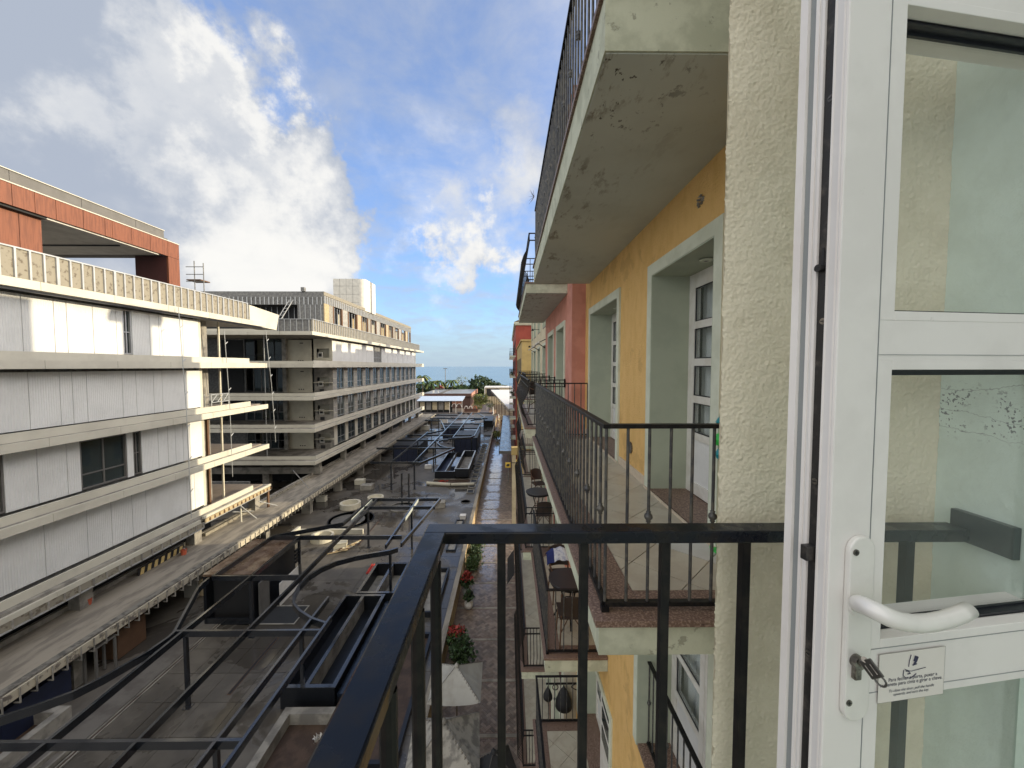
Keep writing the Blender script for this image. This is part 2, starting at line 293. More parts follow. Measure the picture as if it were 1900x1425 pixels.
# ------------------------------------------------------------------ builders
ORG = {}
def root_org(o):
    while o is not None and o not in ORG: o = o.parent
    return ORG.get(o, Vector((0, 0, 0))) if o is not None else Vector((0, 0, 0))
def tag(o, label=None, cat=None, group=None, kind=None):
    if label: o['label'] = label
    if cat: o['category'] = cat
    if group: o['group'] = group
    if kind: o['kind'] = kind
    return o
def thing(name, label, cat, loc=(0, 0, 0), group=None, rz=0):
    o = bpy.data.objects.new(name, None); COL.objects.link(o); o.empty_display_size = .1
    o.location = loc; o.rotation_euler = (0, 0, rz); ORG[o] = Vector(loc)
    return tag(o, label, cat, group)
class MB:
    def __init__(s): s.v = []; s.f = []; s.sm = False
    def add(s, vs, fs):
        n = len(s.v); s.v += [tuple(x) for x in vs]; s.f += [tuple(i + n for i in f) for f in fs]; return s
    def box(s, x0, x1, y0, y1, z0, z1):
        if x0 > x1: x0, x1 = x1, x0
        if y0 > y1: y0, y1 = y1, y0
        if z0 > z1: z0, z1 = z1, z0
        return s.add([(x0, y0, z0), (x1, y0, z0), (x1, y1, z0), (x0, y1, z0), (x0, y0, z1), (x1, y0, z1), (x1, y1, z1), (x0, y1, z1)],
                     [(0, 3, 2, 1), (4, 5, 6, 7), (0, 1, 5, 4), (1, 2, 6, 5), (2, 3, 7, 6), (3, 0, 4, 7)])
    def obox(s, o, u, v, ru, rv, z0, z1):
        P = []
        for z in (z0, z1):
            for a, b in ((ru[0], rv[0]), (ru[1], rv[0]), (ru[1], rv[1]), (ru[0], rv[1])):
                P.append((o[0] + u[0] * a + v[0] * b, o[1] + u[1] * a + v[1] * b, z))
        return s.add(P, [(0, 3, 2, 1), (4, 5, 6, 7), (0, 1, 5, 4), (1, 2, 6, 5), (2, 3, 7, 6), (3, 0, 4, 7)])
    def beam(s, a, b, wd, h):       # top centre line a-b, depth h downward
        a = Vector(a); b = Vector(b); d = (b - a); n = Vector((d.y, -d.x, 0))
        n = (n.normalized() if n.length > 1e-6 else Vector((1, 0, 0))) * wd / 2
        up = Vector((0, 0, h)); P = [a - n - up, a + n - up, b + n - up, b - n - up, a - n, a + n, b + n, b - n]
        return s.add(P, [(0, 3, 2, 1), (4, 5, 6, 7), (0, 1, 5, 4), (1, 2, 6, 5), (2, 3, 7, 6), (3, 0, 4, 7)])
    def strip(s, pts, wd, h):       # mitred bent beam
        n = len(pts); P = []
        for i, p in enumerate(pts):
            a = Vector(pts[max(0, i - 1)]); b = Vector(pts[min(n - 1, i + 1)]); d = (b - a); q = Vector((d.y, -d.x, 0)).normalized() * wd / 2
            p = Vector(p); up = Vector((0, 0, h)); P += [p - q - up, p + q - up, p + q, p - q]
        F = [(3, 2, 1, 0)]
        for i in range(n - 1):
            k = 4 * i
            for j in range(4): F.append((k + j, k + (j + 1) % 4, k + 4 + (j + 1) % 4, k + 4 + j))
        F.append(tuple(4 * (n - 1) + j for j in range(4))); return s.add(P, F)
    def tube(s, pts, r, n=8, flat=None, caps=True):
        pts = [Vector(p) for p in pts]; P = []; m = len(pts); prev = None
        for i, p in enumerate(pts):
            d = (pts[min(m - 1, i + 1)] - pts[max(0, i - 1)]).normalized()
            ref = Vector((0, 0, 1)) if abs(d.z) < .9 else Vector((1, 0, 0))
            a = d.cross(ref).normalized() if prev is None else (prev - d * prev.dot(d)).normalized()
            prev = a; b = d.cross(a); rr = r[i] if isinstance(r, (list, tuple)) else r
            for k in range(n):
                t = 2 * math.pi * k / n; P.append(p + a * math.cos(t) * rr + b * math.sin(t) * rr * (flat or 1))
        F = []
        for i in range(m - 1):
            for k in range(n): F.append((i * n + k, i * n + (k + 1) % n, (i + 1) * n + (k + 1) % n, (i + 1) * n + k))
        if caps: F.append(tuple(range(n - 1, -1, -1))); F.append(tuple((m - 1) * n + k for k in range(n)))
        return s.add(P, F)
    def lathe(s, c, prof, n=16):
        P = []
        for r, z in prof:
            for k in range(n): t = 2 * math.pi * k / n; P.append((c[0] + r * math.cos(t), c[1] + r * math.sin(t), c[2] + z))
        F = []
        for i in range(len(prof) - 1):
            for k in range(n): F.append((i * n + k, i * n + (k + 1) % n, (i + 1) * n + (k + 1) % n, (i + 1) * n + k))
        if prof[0][0] > 1e-5: F.append(tuple(range(n - 1, -1, -1)))
        if prof[-1][0] > 1e-5: F.append(tuple((len(prof) - 1) * n + k for k in range(n)))
        return s.add(P, F)
    def prism(s, poly, z0, z1):
        n = len(poly); P = [(p[0], p[1], z0) for p in poly] + [(p[0], p[1], z1) for p in poly]
        return s.add(P, [tuple(range(n - 1, -1, -1)), tuple(range(n, 2 * n))] + [(i, (i + 1) % n, n + (i + 1) % n, n + i) for i in range(n)])
    def prismX(s, poly, x0, x1):    # poly in (y,z)
        n = len(poly); P = [(x0, p[0], p[1]) for p in poly] + [(x1, p[0], p[1]) for p in poly]
        return s.add(P, [tuple(range(n)), tuple(range(2 * n - 1, n - 1, -1))] + [(i, n + i, n + (i + 1) % n, (i + 1) % n) for i in range(n)])
    def mesh(s, name, m, org=(0, 0, 0)):
        me = bpy.data.meshes.new(name); o = Vector(org)
        me.from_pydata([(x - o.x, y - o.y, z - o.z) for x, y, z in s.v], [], s.f)
        if m is not None: me.materials.append(m)
        if s.sm:
            me.polygons.foreach_set('use_smooth', [True] * len(me.polygons))
        me.update(); return me
    def build(s, name, m, parent=None, label=None, cat=None, group=None, kind=None, bevel=0, smooth=False):
        s.sm = smooth
        org = root_org(parent)
        if parent is None and s.v:
            a = np.array(s.v); c = (a.min(0) + a.max(0)) / 2; org = Vector((c[0], c[1], a[:, 2].min()))
        me = s.mesh(name, m, org); o = bpy.data.objects.new(name, me); COL.objects.link(o)
        if parent is not None: o.parent = parent
        else: o.location = org; ORG[o] = org
        if bevel:
            bv = o.modifiers.new('bevel', 'BEVEL'); bv.width = bevel; bv.segments = 2; bv.limit_method = 'ANGLE'
        return tag(o, label, cat, group, kind)
def inst(me, name, parent, loc, rz=0, rot=None, sc=None):   # loc in world
    o = bpy.data.objects.new(name, me); COL.objects.link(o); o.parent = parent
    o.location = Vector(loc) - root_org(parent); o.rotation_euler = rot or (0, 0, rz)
    if sc: o.scale = sc
    return o
def dup(root, loc, rz=0, label=None, group=None):
    r = root.copy(); COL.objects.link(r); r.location = loc; r.rotation_euler = (0, 0, rz)
    if label: r['label'] = label
    if group: r['group'] = group
    for ch in list(root.children):
        c = ch.copy(); COL.objects.link(c); c.parent = r
        for g in ch.children:
            d = g.copy(); COL.objects.link(d); d.parent = c
    return r
def B(*a): return MB().box(*a)
def clip(poly, x0, x1, y0, y1):
    for ax, lim, sg in ((0, x0, 1), (0, x1, -1), (1, y0, 1), (1, y1, -1)):
        out = []
        for i in range(len(poly)):
            a, b = poly[i - 1], poly[i]; da = (a[ax] - lim) * sg; db = (b[ax] - lim) * sg
            if (da >= 0) != (db >= 0):
                t = da / (da - db); out.append((a[0] + (b[0] - a[0]) * t, a[1] + (b[1] - a[1]) * t))
            if db >= 0: out.append(b)
        poly = out
        if len(poly) < 3: return []
    return poly
def area(p): return abs(sum(p[i - 1][0] * p[i][1] - p[i][0] * p[i - 1][1] for i in range(len(p)))) / 2
def tiles(parent, x0, x1, y0, y1, z, s=.36, pale=None):
    h = s / math.sqrt(2); g = .004; i = 0
    nx = int((x1 - x0) / h) + 3; ny = int((y1 - y0) / h) + 3
    for a in range(-1, nx):
        for b in range(-1, ny):
            if (a + b) % 2: continue
            cx = x0 + a * h + .1; cy = y0 + b * h + .07; q = h - g
            p = clip([(cx - q, cy), (cx, cy - q), (cx + q, cy), (cx, cy + q)], x0, x1, y0, y1)
            if len(p) < 3 or area(p) < .0008: continue
            m = M_tile_pale if pale and (a, b) in pale else M_tile
            MB().prism(p, z - .008, z + random.uniform(0, .0008)).build('floor_tile', m, parent)
def wall_holes(x0, x1, y0, y1, z0, z1, holes, parent, name, m):
    """solid wall x0..x1 with rectangular holes [(ya,yb,za,zb)]"""
    ys = sorted({y0, y1} | {v for h in holes for v in h[:2] if y0 < v < y1}); mb = MB()
    for a, b in zip(ys, ys[1:]):
        zs = [(z0, z1)]
        for h in holes:
            if h[0] <= a and h[1] >= b:
                nz = []
                for p, q in zs:
                    if h[3] <= p or h[2] >= q: nz.append((p, q)); continue
                    if h[2] > p: nz.append((p, h[2]))
                    if h[3] < q: nz.append((h[3], q))
                zs = nz
        for p, q in zs: mb.box(x0, x1, a, b, p, q)
    return mb.build(name, m, parent)
def leaves(c, rad, n, ls, seed=0, droop=0., shell=.55):
    rng = np.random.default_rng(seed); V = []; F = []
    d = rng.normal(size=(n, 3)); d /= np.linalg.norm(d, axis=1)[:, None]
    for i in range(n):
        u = Vector(d[i]); f = 1 + .55 * (mnoise.noise(u * 2.3 + Vector((seed * 3.1, 0, 0)))) + .25 * mnoise.noise(u * 6)
        r = f * (shell + (1 - shell) * rng.random() ** .6)
        p = Vector((c[0] + u.x * rad[0] * r, c[1] + u.y * rad[1] * r, c[2] + u.z * rad[2] * r))
        a = Vector(rng.normal(size=3)).normalized(); b = a.cross(Vector(rng.normal(size=3))).normalized(); s_ = ls * (.6 + rng.random() * .8)
        k = len(V); V += [p - a * s_, p + b * s_ * .5, p + a * s_, p - b * s_ * .5]; F.append((k, k + 1, k + 2, k + 3))
    return V, F

# =================================================================== SETTING
Zd, Zp, Zw = -13.6, -14.0, -12.9      # deck, path, boundary wall top
B(-300, 300, -60, 185, -15.2, -14.6).build('ground', M_ground, kind='structure')
MB().add([(-30000, 175, -16), (30000, 175, -16), (30000, 50000, -16), (-30000, 50000, -16)], [(0, 1, 2, 3)]).build('sea', M_sea, kind='structure')
deck = B(-34, -3.2, -2, 112, -14.2, Zd - .02).build('deck', M_deck, kind='structure')
slab_me = MB().box(-.738, .738, -.738, .738, -.03, 0).mesh('paving_slab', M_deck)
PITS = [(-14.1, -11.2, 20.0, 21.5), (-9.3, -5.0, 12.5, 24.2)]
for i in range(9):
    for j in range(16):
        x = -16.2 + i * 1.5; y = 8.5 + j * 1.5
        if any(a - .7 < x < b + .7 and c - .7 < y < d + .7 for a, b, c, d in PITS): continue
        if (x + 13.9) ** 2 + (y - 34.5) ** 2 < 9: continue
        o = inst(slab_me, 'paving_slab', deck, (x, y, Zd + random.uniform(-.004, .004)))
path = B(-3.0, 3.5, -2, 112, -14.3, Zp - .012).build('path', M_path, kind='structure')
# herringbone bricks on the near stretch
V = []; F = []; bw, bl = .13, .26
for i in range(-30, 130):
    for j in range(-30, 60):
        # 2:1 herringbone laid at 45 degrees
        for kind in (0, 1):
            ox = (i * 1 + j * 1) * bw; oy = (i - j) * bw
            a0 = i * bw + j * bw * 0
        pass
def herring(x0, x1, y0, y1, z):
    mb = MB(); c = math.cos(R(45)); k = 0
    n = int((y1 - y0 + 8) / bw)
    for a in range(-n, n):
        for b in range(-n // 2, n // 2):
            bx = (a + b * 4 * 0) * bw; 
            # lattice of herringbone: vectors (1,1) and (4,0)->(2w,-2w)
            ux = a * bw + b * 2 * bw; uy = a * bw - b * 2 * bw
            for rect in ((ux, uy, bl, bw), (ux + bl, uy, bw, bl) if False else (ux, uy + bw, bw, bl)):
                rx, ry, lw, lh = rect
                cx = (rx + lw / 2) * c - (ry + lh / 2) * c - 1.2; cy = (rx + lw / 2) * c + (ry + lh / 2) * c + (y0 + y1) / 2
                if not (x0 + .06 < cx < x1 - .06 and y0 + .1 < cy < y1 - .1): continue
                g = .004; P = [(rx + g, ry + g), (rx + lw - g, ry + g), (rx + lw - g, ry + lh - g), (rx + g, ry + lh - g)]
                P = [(p[0] * c - p[1] * c - 1.2, p[0] * c + p[1] * c + (y0 + y1) / 2) for p in P]
                mb.prism(P, z - .02, z + random.uniform(-.002, .002))
    return mb
for k in range(16):
    ya, yb = 9.0 + k * 2.6, 9.0 + k * 2.6 + 2.45
    herring(-2.95, .5, ya, yb, Zp).build('brick_paving', M_brick, path, kind='stuff')
    B(-2.95, .5, yb, yb + .15, Zp - .02, Zp + .003).build('paving_band', M_walk, path)
# =================================================================== FAR GROUND
def tree(name, label, x, y, zt, r, m, n=900, seed=1, trunk=.25, group=None, h=None):
    t = thing(name, label, 'tree', (x, y, -14.6), group)
    h = h or r * .8; zc = zt - h
    MB().tube([(x, y, -14.6), (x + .15, y, (zc - 14.6) / 2), (x, y, zc)], [trunk, trunk * .8, trunk * .5], 8).build('trunk', M_bark, t)
    for k in range(3):
        a = k * 2.1 + seed; MB().tube([(x, y, zc - h * .8), (x + math.cos(a) * r * .5, y + math.sin(a) * r * .5, zc)], [trunk * .5, trunk * .2], 6).build('limb', M_bark, t)
    V, F = leaves((x, y, zc), (r, r, h), n, r * .09, seed); MB().add(V, F).build('crown', m, t)
    return t
def palm(label, x, y, zt, seed, group='palm trees behind the low buildings'):
    t = thing('palm_tree', label, 'palm tree', (x, y, -14.6), group); rng = random.Random(seed)
    MB().tube([(x, y, -14.6), (x + .3, y, zt - 5), (x + .1, y, zt)], [.22, .16, .13], 7).build('trunk', M_bark, t)
    for k in range(14):
        a = k * 2 * math.pi / 14 + rng.random() * .3; mb = MB(); ln = 2.9 + rng.random(); up = rng.uniform(.1, .9)
        pts = [Vector((x + .1 + math.cos(a) * ln * s_, y + math.sin(a) * ln * s_, zt + up * ln * s_ - ln * 1.0 * s_ * s_)) for s_ in (0, .25, .5, .75, 1)]
        for p, q in zip(pts, pts[1:]):
            sd_ = Vector((-math.sin(a), math.cos(a), 0)) * .42; dr = Vector((0, 0, -.22))
            mb.add([p, q, q + sd_ + dr, p + sd_ + dr], [(0, 1, 2, 3)]); mb.add([p, p - sd_ + dr, q - sd_ + dr, q], [(0, 1, 2, 3)])
        mb.build('frond', M_leaf if k % 3 else M_leaf_y, t)
def px_at(px, Y): return (px - 943) / 720 * Y
tree('broad_tree', 'large dark rounded tree standing left of the white building', px_at(893, 168), 168, -4.4, 5.6, M_leaf_d, 2600, 3, .4, h=4.4)
tree('broad_tree', 'dark tree just behind the far end of the white awning', px_at(914, 172), 172, -6.6, 4.6, M_leaf_d, 1800, 4, .35, h=3.2)
tree('broad_tree', 'lower green tree at the far right in front of the sea', px_at(932, 172), 172, -8.2, 3.8, M_leaf_d, 1200, 5, .3, h=2.2)
tree('broad_tree', 'wide olive green tree behind the grey roofed building', px_at(855, 166), 166, -8.0, 6.0, M_leaf, 2200, 6, .3, h=2.4)
tree('thin_tree', 'sparse tree with bare pinkish branches rising above the grey roof', px_at(857, 164), 164, -3.6, 2.6, M_leaf_y, 240, 7, .2, h=2.4)
tree('broad_tree', 'dark green tree beyond the left end of the grey roof', px_at(790, 168), 168, -7.0, 5.0, M_leaf_d, 1500, 8, .3, h=2.6)
tree('broad_tree', 'green tree between the lamp mast and the palms', px_at(812, 170), 170, -8.3, 4.2, M_leaf, 1200, 9, .3, h=2.2)
tree('broad_tree', 'bright green bushy tree beside the grey roofed building', px_at(893, 132), 132, -9.2, 2.7, M_leaf_y, 1500, 10, .2, h=1.9)
tree('broad_tree', 'small yellow green tree at the start of the far footpath', px_at(886, 124), 124, -11.4, 1.5, M_leaf_y, 600, 11, .12, h=1.1)
tree('broad_tree', 'small green tree under the white awning', px_at(908, 126), 126, -11.0, 1.4, M_leaf, 500, 12, .12, h=1.2)
palm('palm tree at the left behind the end of the construction building', px_at(783, 150), 150, -3.9, 1)
palm('palm tree over the left part of the grey roof', px_at(800, 160), 160, -6.3, 2)
palm('palm tree nearest the lamp mast on its left', px_at(815, 160), 160, -6.2, 3)
palm('palm tree just right of the lamp mast', px_at(838, 160), 160, -6.0, 4)
t = thing('lamp_mast', 'tall thin grey lamp mast standing in front of the sea', 'lamp mast', (px_at(826.5, 165), 165, -14.6))
x = px_at(826.5, 165)
MB().tube([(x, 165, -14.6), (x, 165, -7.0)], .32, 8).build('lower_shaft', M_boardg, t)
MB().tube([(x, 165, -7.0), (x, 165, -.9)], .13, 8).build('upper_shaft', M_boardg, t)
B(x - .9, x + .9, 164.8, 165.2, -1.0, -.75).build('crossbar', M_boardg, t)
# grey roofed building
t = thing('low_building', 'low dark red building with a flat grey metal roof', 'building', (-21, 148, -14.6))
B(-29, -13.2, 135.3, 160, -14.6, -9.9).build('wall', M_darkred, t)
B(-30, -13, 135, 161, -9.9, -9.45).build('roof', M_greyroof, t)
B(-13.0, -12.7, 135, 161, -10.9, -9.3).build('parapet', mat('pale_red_wall', (.40, .2, .15), .8), t)
B(-30, -13, 134.7, 135, -10.5, -9.4).build('fascia', M_darkred, t)
for k in range(9): B(-24.5 + k * .18, -24.42 + k * .18, 134.7, 161.2, -9.45, -9.38).build('roof_seam', M_greyp, t)
B(-27.3, -26.8, 140, 140.5, -9.45, -8.6).build('roof_vent', M_white, t)
B(-25.4, -25.2, 140, 140.2, -9.45, -8.7).build('roof_vent', M_white, t)
t = thing('house_gable', 'small white gabled house among the palms', 'house', (px_at(815, 163), 163, -14.6))
x = px_at(815, 163)
B(x - 1.8, x + 1.8, 163, 166, -14.6, -9.2).build('wall', M_white, t)
MB().add([(x - 2, 162.8, -9.2), (x + 2, 162.8, -9.2), (x, 162.8, -7.9), (x - 2, 166.2, -9.2), (x + 2, 166.2, -9.2), (x, 166.2, -7.9)], [(0, 1, 2), (3, 5, 4), (0, 2, 5, 3), (1, 4, 5, 2), (0, 3, 4, 1)]).build('roof', M_orange, t)
# canopy pavilion
t = thing('market_pavilion', 'open pavilion with pale blue white canopy roof and arched end', 'pavilion', (-20, 120, -14.3))
MB().prismX([(118.5, -10.6), (118.5, -10.45), (126, -9.6), (126, -9.75)], -28, -14.0).build('roof', mat('pale_blue_roof', (.5, .58, .68), .3), t)
for k in range(8): B(-27.6 + k * 1.9, -27.45 + k * 1.9, 119, 119.15, -14.3, -10.55).build('post', M_white if k > 4 else M_greyp, t)
for k in range(5): B(-27.3 + k * 1.9, -25.9 + k * 1.9, 120.0, 120.3, -13.4, -11.0).build('wall_panel', M_block if k % 2 else M_cream2, t)
B(-28, -17.5, 121, 121.2, -14.3, -10.6).build('back_wall', M_dark, t)
for k in range(2):
    cx = -16.6 + k * 1.5; MB().tube([(cx + .75 * math.cos(a * math.pi / 10), 119, -12.4 + 1.0 * math.sin(a * math.pi / 10)) for a in range(11)], .07, 6).build('arch', M_white, t)
B(-17.3, -14.2, 119.1, 119.3, -11.4, -10.6).build('arch_panel', mat('salmon_panel', (.45, .2, .12), .8), t)
t = thing('white_house', 'white flat roofed building at the end of the path', 'building', (-4, 150, -14.6))
B(-8.8, 1.0, 150, 158, -14.6, -8.3).build('wall', M_cream2, t)
B(-9.2, 1.4, 149.4, 158.5, -8.3, -7.9).build('roof', M_white, t)
B(-8.4, -3.4, 149.85, 150, -11.5, -8.6).build('window', M_dark, t)
B(-9.2, -8.9, 149.4, 149.7, -14.6, -8.3).build('post', M_white, t)
t = thing('white_awning', 'long white triangular awning roof over a terrace', 'awning', (0, 110, -14.3))
MB().prism([(-6.6, 146), (0.15, 80), (7, 80), (7, 146)], -8.9, -8.75).build('roof', M_white, t)
for k in range(8):
    f = k / 7; B(-6.4 + 6.5 * f, -6.25 + 6.5 * f, 146 - 65 * f, 146.15 - 65 * f, -14.3, -8.9).build('post', M_boxb, t)
MB().beam((-6.7, 146, -9.2), (0.05, 80, -9.2), .12, .12).build('edge_beam', M_boardg, t)
B(-14.5, -4, 96, 128, -14.55, -14.28).build('terrace_ground', mat('reddish_ground', (.30, .18, .12), .8, col2=(.35, .25, .16), sc=.4), kind='structure')
B(-8.9, -6.0, 112, 150, -14.3, -14.25).build('footpath', mat('violet_grey_path', (.16, .14, .15), .7), kind='structure')
t = thing('bench_wall', 'low dark red bench wall with curved white seats', 'bench', (-12, 122, -14.3))
B(-13.8, -9.6, 121.5, 122.2, -14.3, -13.2).build('wall', M_darkred, t)
for k in range(3): MB().tube([(-13.2 + k * 1.4 + .5 * math.cos(a * math.pi / 8), 121.3, -13.2 + .8 * math.sin(a * math.pi / 8)) for a in range(9)], .12, 6).build('arch', M_white if k < 2 else M_orange, t)
for k, px in enumerate((912, 917, 921, 926, 931)):
    Yc = 112 - k * 4; t = thing('chair', ['orange plastic', 'tan wooden', 'red', 'pale yellow', 'brown'][k] + ' chair on the terrace under the white awning', 'chair', (px_at(px, Yc), Yc, -14.28))
    x = px_at(px, Yc); m_ = (M_orange, M_ply, M_redplas, M_yelh, M_boxb)[k]
    B(x - .25, x + .25, Yc - .25, Yc + .25, -13.85, -13.8).build('seat', m_, t); B(x - .25, x + .25, Yc + .22, Yc + .27, -13.8, -13.3).build('backrest', m_, t)
    for a, b in ((-1, -1), (1, -1), (1, 1), (-1, 1)): B(x + a * .22 - .02, x + a * .22 + .02, Yc + b * .22 - .02, Yc + b * .22 + .02, -14.28, -13.85).build('leg', m_, t)
# a person in white far down the path
def person(x, y, z):
    me = bpy.data.meshes.new('person')
    J = [(0, 0, .95), (0, 0, 1.2), (0, 0, 1.42), (0, 0, 1.52), (0, 0, 1.66), (-.1, 0, .88), (-.11, .06, .48), (-.11, -.02, .06), (-.11, -.16, .03),
         (.1, 0, .88), (.11, -.1, .5), (.11, .1, .08), (.11, -.04, .03), (-.2, 0, 1.38), (-.25, .02, 1.1), (-.24, -.08, .85), (.2, 0, 1.38), (.25, .02, 1.1), (.24, -.1, .86)]
    E = [(0, 1), (1, 2), (2, 3), (3, 4), (0, 5), (5, 6), (6, 7), (7, 8), (0, 9), (9, 10), (10, 11), (11, 12), (2, 13), (13, 14), (14, 15), (2, 16), (16, 17), (17, 18)]
    RR = [.15, .14, .15, .06, .11, .10, .07, .045, .04, .10, .07, .045, .04, .065, .05, .035, .065, .05, .035]
    me.from_pydata(J, E, []); me.materials.append(M_white)
    o = bpy.data.objects.new('person', me); COL.objects.link(o); o.location = (x, y, z)
    o.modifiers.new('skin', 'SKIN'); 
    for i, sv in enumerate(me.skin_vertices[0].data): sv.radius = (RR[i], RR[i]); sv.use_root = (i == 0)
    o.modifiers.new('sub', 'SUBSURF').levels = 1
    ORG[o] = Vector((x, y, z))
    MB().lathe((x, y, z), [(.0, 1.8), (.09, 1.77), (.125, 1.68), (.10, 1.6)], 10).build('hair', M_dark, o)
    return tag(o, 'person dressed in white walking on the far footpath', 'person')
person(px_at(903.5, 126), 126, -14.25)
# =================================================================== LEFT BUILDINGS
XF, XC, XW = -19.5, -19.85, -20.3
LV = [3.16, -.1, -3.4, -6.65, -9.95]
FH, CH = .36, .36
def Yw(px, X=XW): return X * 720 / (px - 943)
b1 = thing('construction_block', 'nearer white apartment block under construction with red penthouse', 'building', (-20, 20, -13.6))
def fascia(par, y0, y1, zb, step=3.05, x0=XF, h=FH, m=M_fascia):
    y = y0
    while y < y1 - .05:
        e = min(y + step, y1); B(x0 - .12, x0, y + .008, e - .008, zb, zb + h).build('fascia_panel', m, par); y = e
Y0b = 7.4
for i, zb in enumerate(LV):
    if i < 4: fascia(b1, Y0b, 31.6, zb)
    else: fascia(b1, Y0b, 24.4, zb, h=.22)
    B(-30, XF - .13, 5, 31.55, zb + .03, zb + FH - .02).build('floor_slab', M_conc, b1)
    B(-26, XF - .02, 25.9, 31.5, zb - .004, zb + .028).build('soffit', mat('dark_soffit', (.16, .10, .085), .7) if i in (1,) else M_white_in, b1)
    if i > 0:
        B(XC - .1, XC, 5, 30.0, zb + FH - .01, zb + FH + CH).build('curb', M_fascia, b1)
        B(-24, XC - .1, 25.7, 31.3, zb + FH - .02, zb + FH + .06).build('terrace_floor', mat('brown_terrace', (.24, .2, .165), .8), b1)
joints = {0: [-40, 57, 115, 138, 185, 227, (239, 255), 287, 304, 347, 375],
          1: [-60, 0, 62, 119, 142, 168, 233, 258, 290, 306, 350, 377],
          2: [-60, (-8, 8), 70, 125, (150, 236), (248, 263), 294, 312, 326, 340, 353, 379],
          3: [-60, 76, 156, 202, 241, 267, 344, 358, 384]}
def window(par, X, ya, yb, za, zb, cols=2, rail=.3, frame=M_greyp, glass=M_glass_d, fw=.07, dp=.25):
    """recessed window facing +X"""
    f = MB(); f.box(X - dp, X - .02, ya, ya + fw, za, zb).box(X - dp, X - .02, yb - fw, yb, za, zb)
    f.box(X - dp, X - .02, ya + fw, yb - fw, za, za + fw).box(X - dp, X - .02, ya + fw, yb - fw, zb - fw, zb)
    fr = f.build('window_frame', frame, par)
    wy = (yb - ya - 2 * fw) / cols
    for k in range(1, cols): B(X - dp * .7, X - dp * .3, ya + fw + k * wy - .03, ya + fw + k * wy + .03, za + fw, zb - fw).build('mullion', frame, fr)
    if rail: zr = za + (zb - za) * rail; B(X - dp * .68, X - dp * .32, ya + fw, yb - fw, zr - .03, zr + .03).build('transom', frame, fr)
    B(X - dp * .5 - .01, X - dp * .5, ya + fw, yb - fw, za + fw, zb - fw).build('pane', glass, fr)
    return fr
for i, js in joints.items():
    zt = LV[i] - .14; zb_ = LV[i + 1] + FH + CH + .01
    pos = []; wins = []
    for j in js:
        if isinstance(j, tuple): a, b = Yw(j[0]), Yw(j[1]); pos += [a, b]; wins.append((a, b))
        else: pos.append(Yw(j))
    pos[-1] = 25.75
    pos[0] = min(pos[0], 9.5)
    if pos[0] > 7: pos = [6.0] + pos
    for a, b in zip(pos, pos[1:]):
        if any(abs(a - q[0]) < .01 for q in wins):
            window(b1, XW, a, b, zb_ + .02, zt, 2, .3 if b - a > .8 else .5, frame=M_stud if i == 0 else M_greyp)
            continue
        B(XW - .09, XW, a + .012, b - .012, zb_, zt).build('wall_panel', M_panel, b1)
    B(XW - .35, XW - .27, 5, 25.7, zb_ - .3, zt + .2).build('backing_wall', M_boardg, b1)
    B(XW - .25, XW - .05, 25.75, 26.0, zb_ - .3, zt + .14).build('wall_end', M_fascia, b1)
# interiors behind and terrace
B(-27.2, -27, 5, 30, -13.6, 3.1).build('core_wall', M_dark, b1)
for i in range(4):
    za, zt = LV[i + 1] + FH + .06, LV[i] + .02
    MB().tube([(-21.3, 27.2, za), (-21.3, 27.2, zt)], .34, 20).build('column', M_conc, b1, smooth=False)
    B(-20.75, -20.65, 28.0, 28.1, za, zt).build('post', M_plast, b1)
    B(-23.8, -23.6, 27.2, 28.6, za, zt).build('end_wall', M_boardg, b1)
    if i >= 2:
        B(-21.2, -21.1, 26.2, 26.35, za, zt).build('post', M_fascia, b1); B(-20.75, -20.6, 26.6, 26.75, za, zt).build('post', M_boxb, b1)
        window(b1, -22.0, 27.0, 28.6, za, zt, 2, .4)
# bottom fascia with exposed frame, brackets and flange
bracket = B(-.02, .02, -.03, .03, -.34, 0).mesh('bracket', M_conc)
B(XF - .12, XF - .03, 5, 24.6, LV[4] - .34, LV[4] - .01).build('edge_board', M_board, b1)
for k in range(30): inst(bracket, 'bracket', b1, (XF - .0, 7.2 + k * .6, LV[4] - .01), sc=(1.5, 1.0, 1.1))
B(XF - .1, XF + .02, 5, 24.6, LV[4] - .40, LV[4] - .345).build('bottom_rail', M_stud, b1)
yb_me = B(-.02, .02, -.19, .19, -.26, 0).mesh('edge_board_piece', M_ply); bk_me = B(-.02, .02, -.045, .045, -.16, 0).mesh('bracket', M_boxb)
for k in range(16):
    y = 24.9 + k * .43
    inst(yb_me, 'edge_board_piece', b1, (XF + .0, y, LV[4] + .16)); inst(bk_me, 'bracket', b1, (XF + .045, y + .2, LV[4] + .10))
B(XF - .08, XF + .05, 24.6, 31.6, LV[4] + .20, LV[4] + .36).build('top_rail', M_fascia, b1)
B(XF - .08, XF + .03, 24.6, 31.6, LV[4] - .16, LV[4] - .11).build('bottom_rail', M_stud, b1)
B(XF - .2, XF - .1, 31.4, 31.6, -11.5, LV[4] - .1).build('corner_post', M_boxb, b1)
MB().tube([(XF - .1, 28.2, LV[4] - .1), (XF - .1, 28.2, -11.4)], .05, 6).build('prop', M_fascia, b1)
